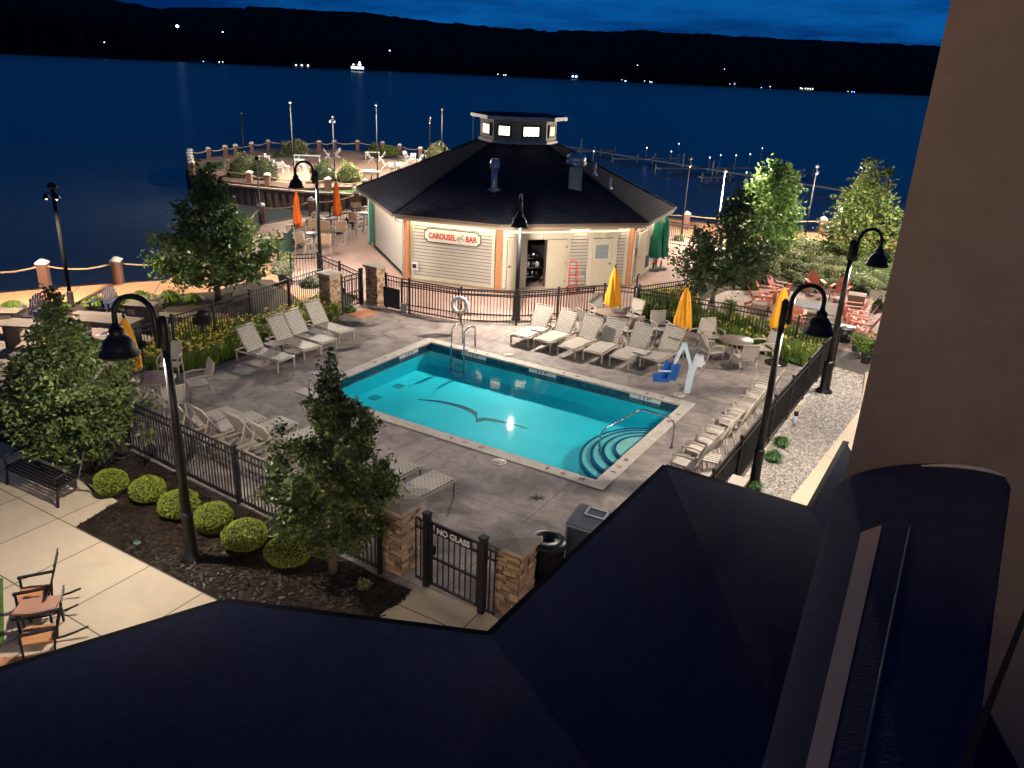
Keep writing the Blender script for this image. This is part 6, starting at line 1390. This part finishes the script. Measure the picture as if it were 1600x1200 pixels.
# docks in the lake on the right
dockM = mat('dock_timber', (.26, .28, .30), .8)
docks = [((1370, 305), (870, 226), 'longest low dock reaching across the right of the lake'), ((1190, 262), (1028, 263), 'low dock with four tall piles behind the dark tree'), ((1140, 276), (1095, 277), 'short nearer dock with tall piles'), ((1060, 247), (960, 248), 'short dock right of the cupola'), ((1270, 270), (1225, 273), 'short dock ending at the slim pole on the right'), ((960, 235), (905, 236), 'farthest short dock beside the cupola')]
for i, (a, b, lb) in enumerate(docks):
    A_ = G(*a, WZ + .5); B_2 = G(*b, WZ + .5); s = thing('dock', lb, 'dock', A_, 0, 'timber docks in the lake'); d = B_2 - A_; L = d.length; t = MB(); t.bar(Vector((0, 0, 0)), d, .9, .14); t.build('deck', dockM, s)
    n = max(2, int(L / (9 if i == 0 else 3.2)))
    t = MB()
    for k in range(n + 1):
        q_ = d * (k / n); tall = random.Random(i * 50 + k).choice([.4, .5, 1.6 if i in (1, 2, 5) else .6]); t.lathe([(.09, -1.2), (.09, tall)], 6, q_ + Vector((random.Random(k).uniform(-.3, .3), .5, 0)))
    o = t.build('pile', dockM, s); o['kind'] = 'stuff'
for px, py in ((927, 246), (1010, 240), (1048, 246), (1108, 256), (1125, 252), (1149, 252), (1171, 250), (1165, 281), (1190, 240), (1060, 233)):
    p = G(px, py, WZ + 1.0); s = thing('dock_lamp', f'tiny white dock light over the lake {["near the cupola", "above the first dock", "left of the bent poles", "left of centre over the long dock", "at the middle of the long dock", "right of the middle of the long dock", "beside the bright tree", "low beside the dark tree top", "highest right above the docks", "highest left above the docks"][[927,1010,1048,1108,1125,1149,1171,1165,1190,1060].index(px)]}', 'dock lamp', Vector((p.x, p.y, WZ)), 0, 'small dock lights over the lake'); t = MB(); t.lathe([(.04, -.5), (.04, 1.6)], 6); t.build('post', dockM, s); t = MB(); t.lathe([(.02, 1.6), (.07, 1.66), (.07, 1.72), (.02, 1.78)], 8); t.build('lens', mat('dock_glow', (.8, .9, 1), .5, emis=(.8, .9, 1), es=3), s)

# ------------------------------------------------------------------ hotel in the foreground
hotel = thing('hotel_wing', 'dark shingled lower roof and brown stucco wall of the hotel in the foreground', 'building', (0, 0, 0))
RZ = 2.9
rp_ = [(-260, 1128), (0, 1048), (350, 940), (765, 992), (1040, 728), (1265, 795), (1322, 690)]
ep = [G(x, y, RZ) for x, y in rp_]
t = MB(); slope = .36
back = []
for p in ep:
    q_ = Vector((p.x * (.55 if p.x < 4.4 else .3) + (.0 if p.x < 2 else .6), 1.2, min(4.9, RZ + slope * (p.y - 1.2) * (.95 if p.y < 9 else .5)))); back.append(q_)
n = len(ep); t.add(ep + back, [(i, i + 1, n + i + 1, n + i) for i in range(n - 1)]); rf = t.build('roof', mat('dark_shingle', (.0015, .009, .042), .9, c2=(.004, .015, .062), scale=9, bump=.4, bscale=40, spec=.04), hotel)
t = MB()
for a, b in zip(ep, ep[1:]): t.bar(a + Vector((0, 0, -.08)), b + Vector((0, 0, -.08)), .05, .16); t.bar(a + Vector((0, 0, .0)), b + Vector((0, 0, .0)), .10, .02)
t.build('eave_trim', mat('eave_dark', (.006, .007, .014), .7, spec=.05), rf)
t = MB(); inn = [e_ + (Vector((e_.x * .6, 1.5, 0)) - Vector((e_.x, e_.y, 0))).normalized() * .9 for e_ in ep]
# tall stucco wall at the right
wc = V(1455, 140, 5.2); wt = MB(); a = Vector((wc.x, wc.y, 0)); b = Vector((wc.x + 6, 4.3, 0)); wt.prism([(a.x, a.y), (b.x, b.y), (b.x, b.y + 5), (a.x + 2.2, a.y + 4)], 0, 13); wt.build('stucco_wall', wallStuccoM, hotel, fixn=True)
def arc(a, b, c, Y, n=22):          # smooth half-round between two springing points, crown at c
    p, q_, r_ = V(*a, Y), V(*b, Y), V(*c, Y); o = []
    for k in range(n + 1):
        th = math.pi * k / n; f = (1 - math.cos(th)) / 2; o.append(Vector((p.x + (q_.x - p.x) * f, Y, p.z + (q_.z - p.z) * f + (r_.z - (p.z + q_.z) / 2) * math.sin(th) ** .8)))
    return o
far_ = arc((1303, 772), (1578, 772), (1450, 724), 5.06)
near_ = arc((1172, 1270), (1512, 1270), (1350, 1222), 1.9)
navyR = mat('navy_metal_roof', (.032, .034, .066), .8, c2=(.046, .044, .075), scale=5, bump=.3, bscale=60, spec=.08)
t = MB(); n = len(far_); lo_f = [p - Vector((0, 0, 3.2)) for p in (far_[0], far_[-1])]; lo_n = [p - Vector((0, 0, 3.2)) for p in (near_[0], near_[-1])]
t.add(far_ + near_ + lo_f + lo_n, [(i, i + 1, n + i + 1, n + i) for i in range(n - 1)] + [(0, n, 2 * n + 2, 2 * n), (n - 1, 2 * n - 1, 2 * n + 3, 2 * n + 1), tuple(range(n)) + (2 * n + 1, 2 * n)])
barrel = t.build('barrel_roof', navyR, hotel, fixn=True)
t = MB(); fu = [p + Vector((0, -.06, .015)) for p in far_]; t.tube(fu[10:19], [.006, .010, .013, .015, .015, .015, .013, .010, .004], 8); t.build('arch_trim', mat('trim_pale', (.55, .45, .36), .6), barrel)
def onb(fx, fy):                  # a point lying on the barrel, fx across and fy towards the camera
    i = fx * 22; k = min(21, int(i)); a_ = far_[k].lerp(far_[k + 1], i - k); b_2 = near_[k].lerp(near_[k + 1], i - k); return a_.lerp(b_2, fy)
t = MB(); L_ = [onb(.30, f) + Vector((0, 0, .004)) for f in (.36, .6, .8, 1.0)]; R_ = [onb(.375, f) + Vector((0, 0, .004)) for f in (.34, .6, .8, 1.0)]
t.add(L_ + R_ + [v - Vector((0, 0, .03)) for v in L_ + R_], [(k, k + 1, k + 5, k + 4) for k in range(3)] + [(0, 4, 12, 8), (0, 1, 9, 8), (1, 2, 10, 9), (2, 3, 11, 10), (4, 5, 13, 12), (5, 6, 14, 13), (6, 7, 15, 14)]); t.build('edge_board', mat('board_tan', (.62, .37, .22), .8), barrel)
t = MB(); t.tube([onb(.475, f) + Vector((0, 0, .006)) for f in (.36, .6, .8, 1)], .005, 6); t.build('standing_seam', mat('seam_pale', (.22, .18, .16), .6), barrel)
t = MB(); t.bar(V(1606, 950, 2.6), V(1500, 1215, 1.75), .02, .03); t.build('drip_edge', black, hotel)
# porch lamps under the lower roof; the last is an added spot brightening the stucco wall
for i, (x, y, z, e_) in enumerate(LP['porch']):
    s = thing('porch_lamp', ['porch lamp under the left eave of the dark roof', 'porch lamp under the dark roof near the gate walk', 'porch lamp under the far left eave', 'lamp under the dark roof corner beside the gravel', 'added unseen spot lamp throwing light across onto the stucco wall'][i], 'wall lamp', (x, y, z), 0, 'lamps under the hotel eaves')
    t = MB(); t.lathe([(.09, .0), (.09, .10), (.03, .13)], 12); t.build('housing', black, s); t = MB(); t.lathe([(.075, -.004), (.01, -.012)], 12); t.build('lens', bulbM, s)
    ld = bpy.data.lights.new('porch_light', 'POINT' if i < 4 else 'SPOT'); ld.energy = e_; ld.color = (1, .78, .52); ld.shadow_soft_size = .07; lo = bpy.data.objects.new('porch_light', ld); col.objects.link(lo); lo.parent = s; lo.location = (0, 0, -.12)
    if i == 4: ld.spot_size = R(75); ld.spot_blend = .6; lo.rotation_euler = (R(80), 0, R(-38))
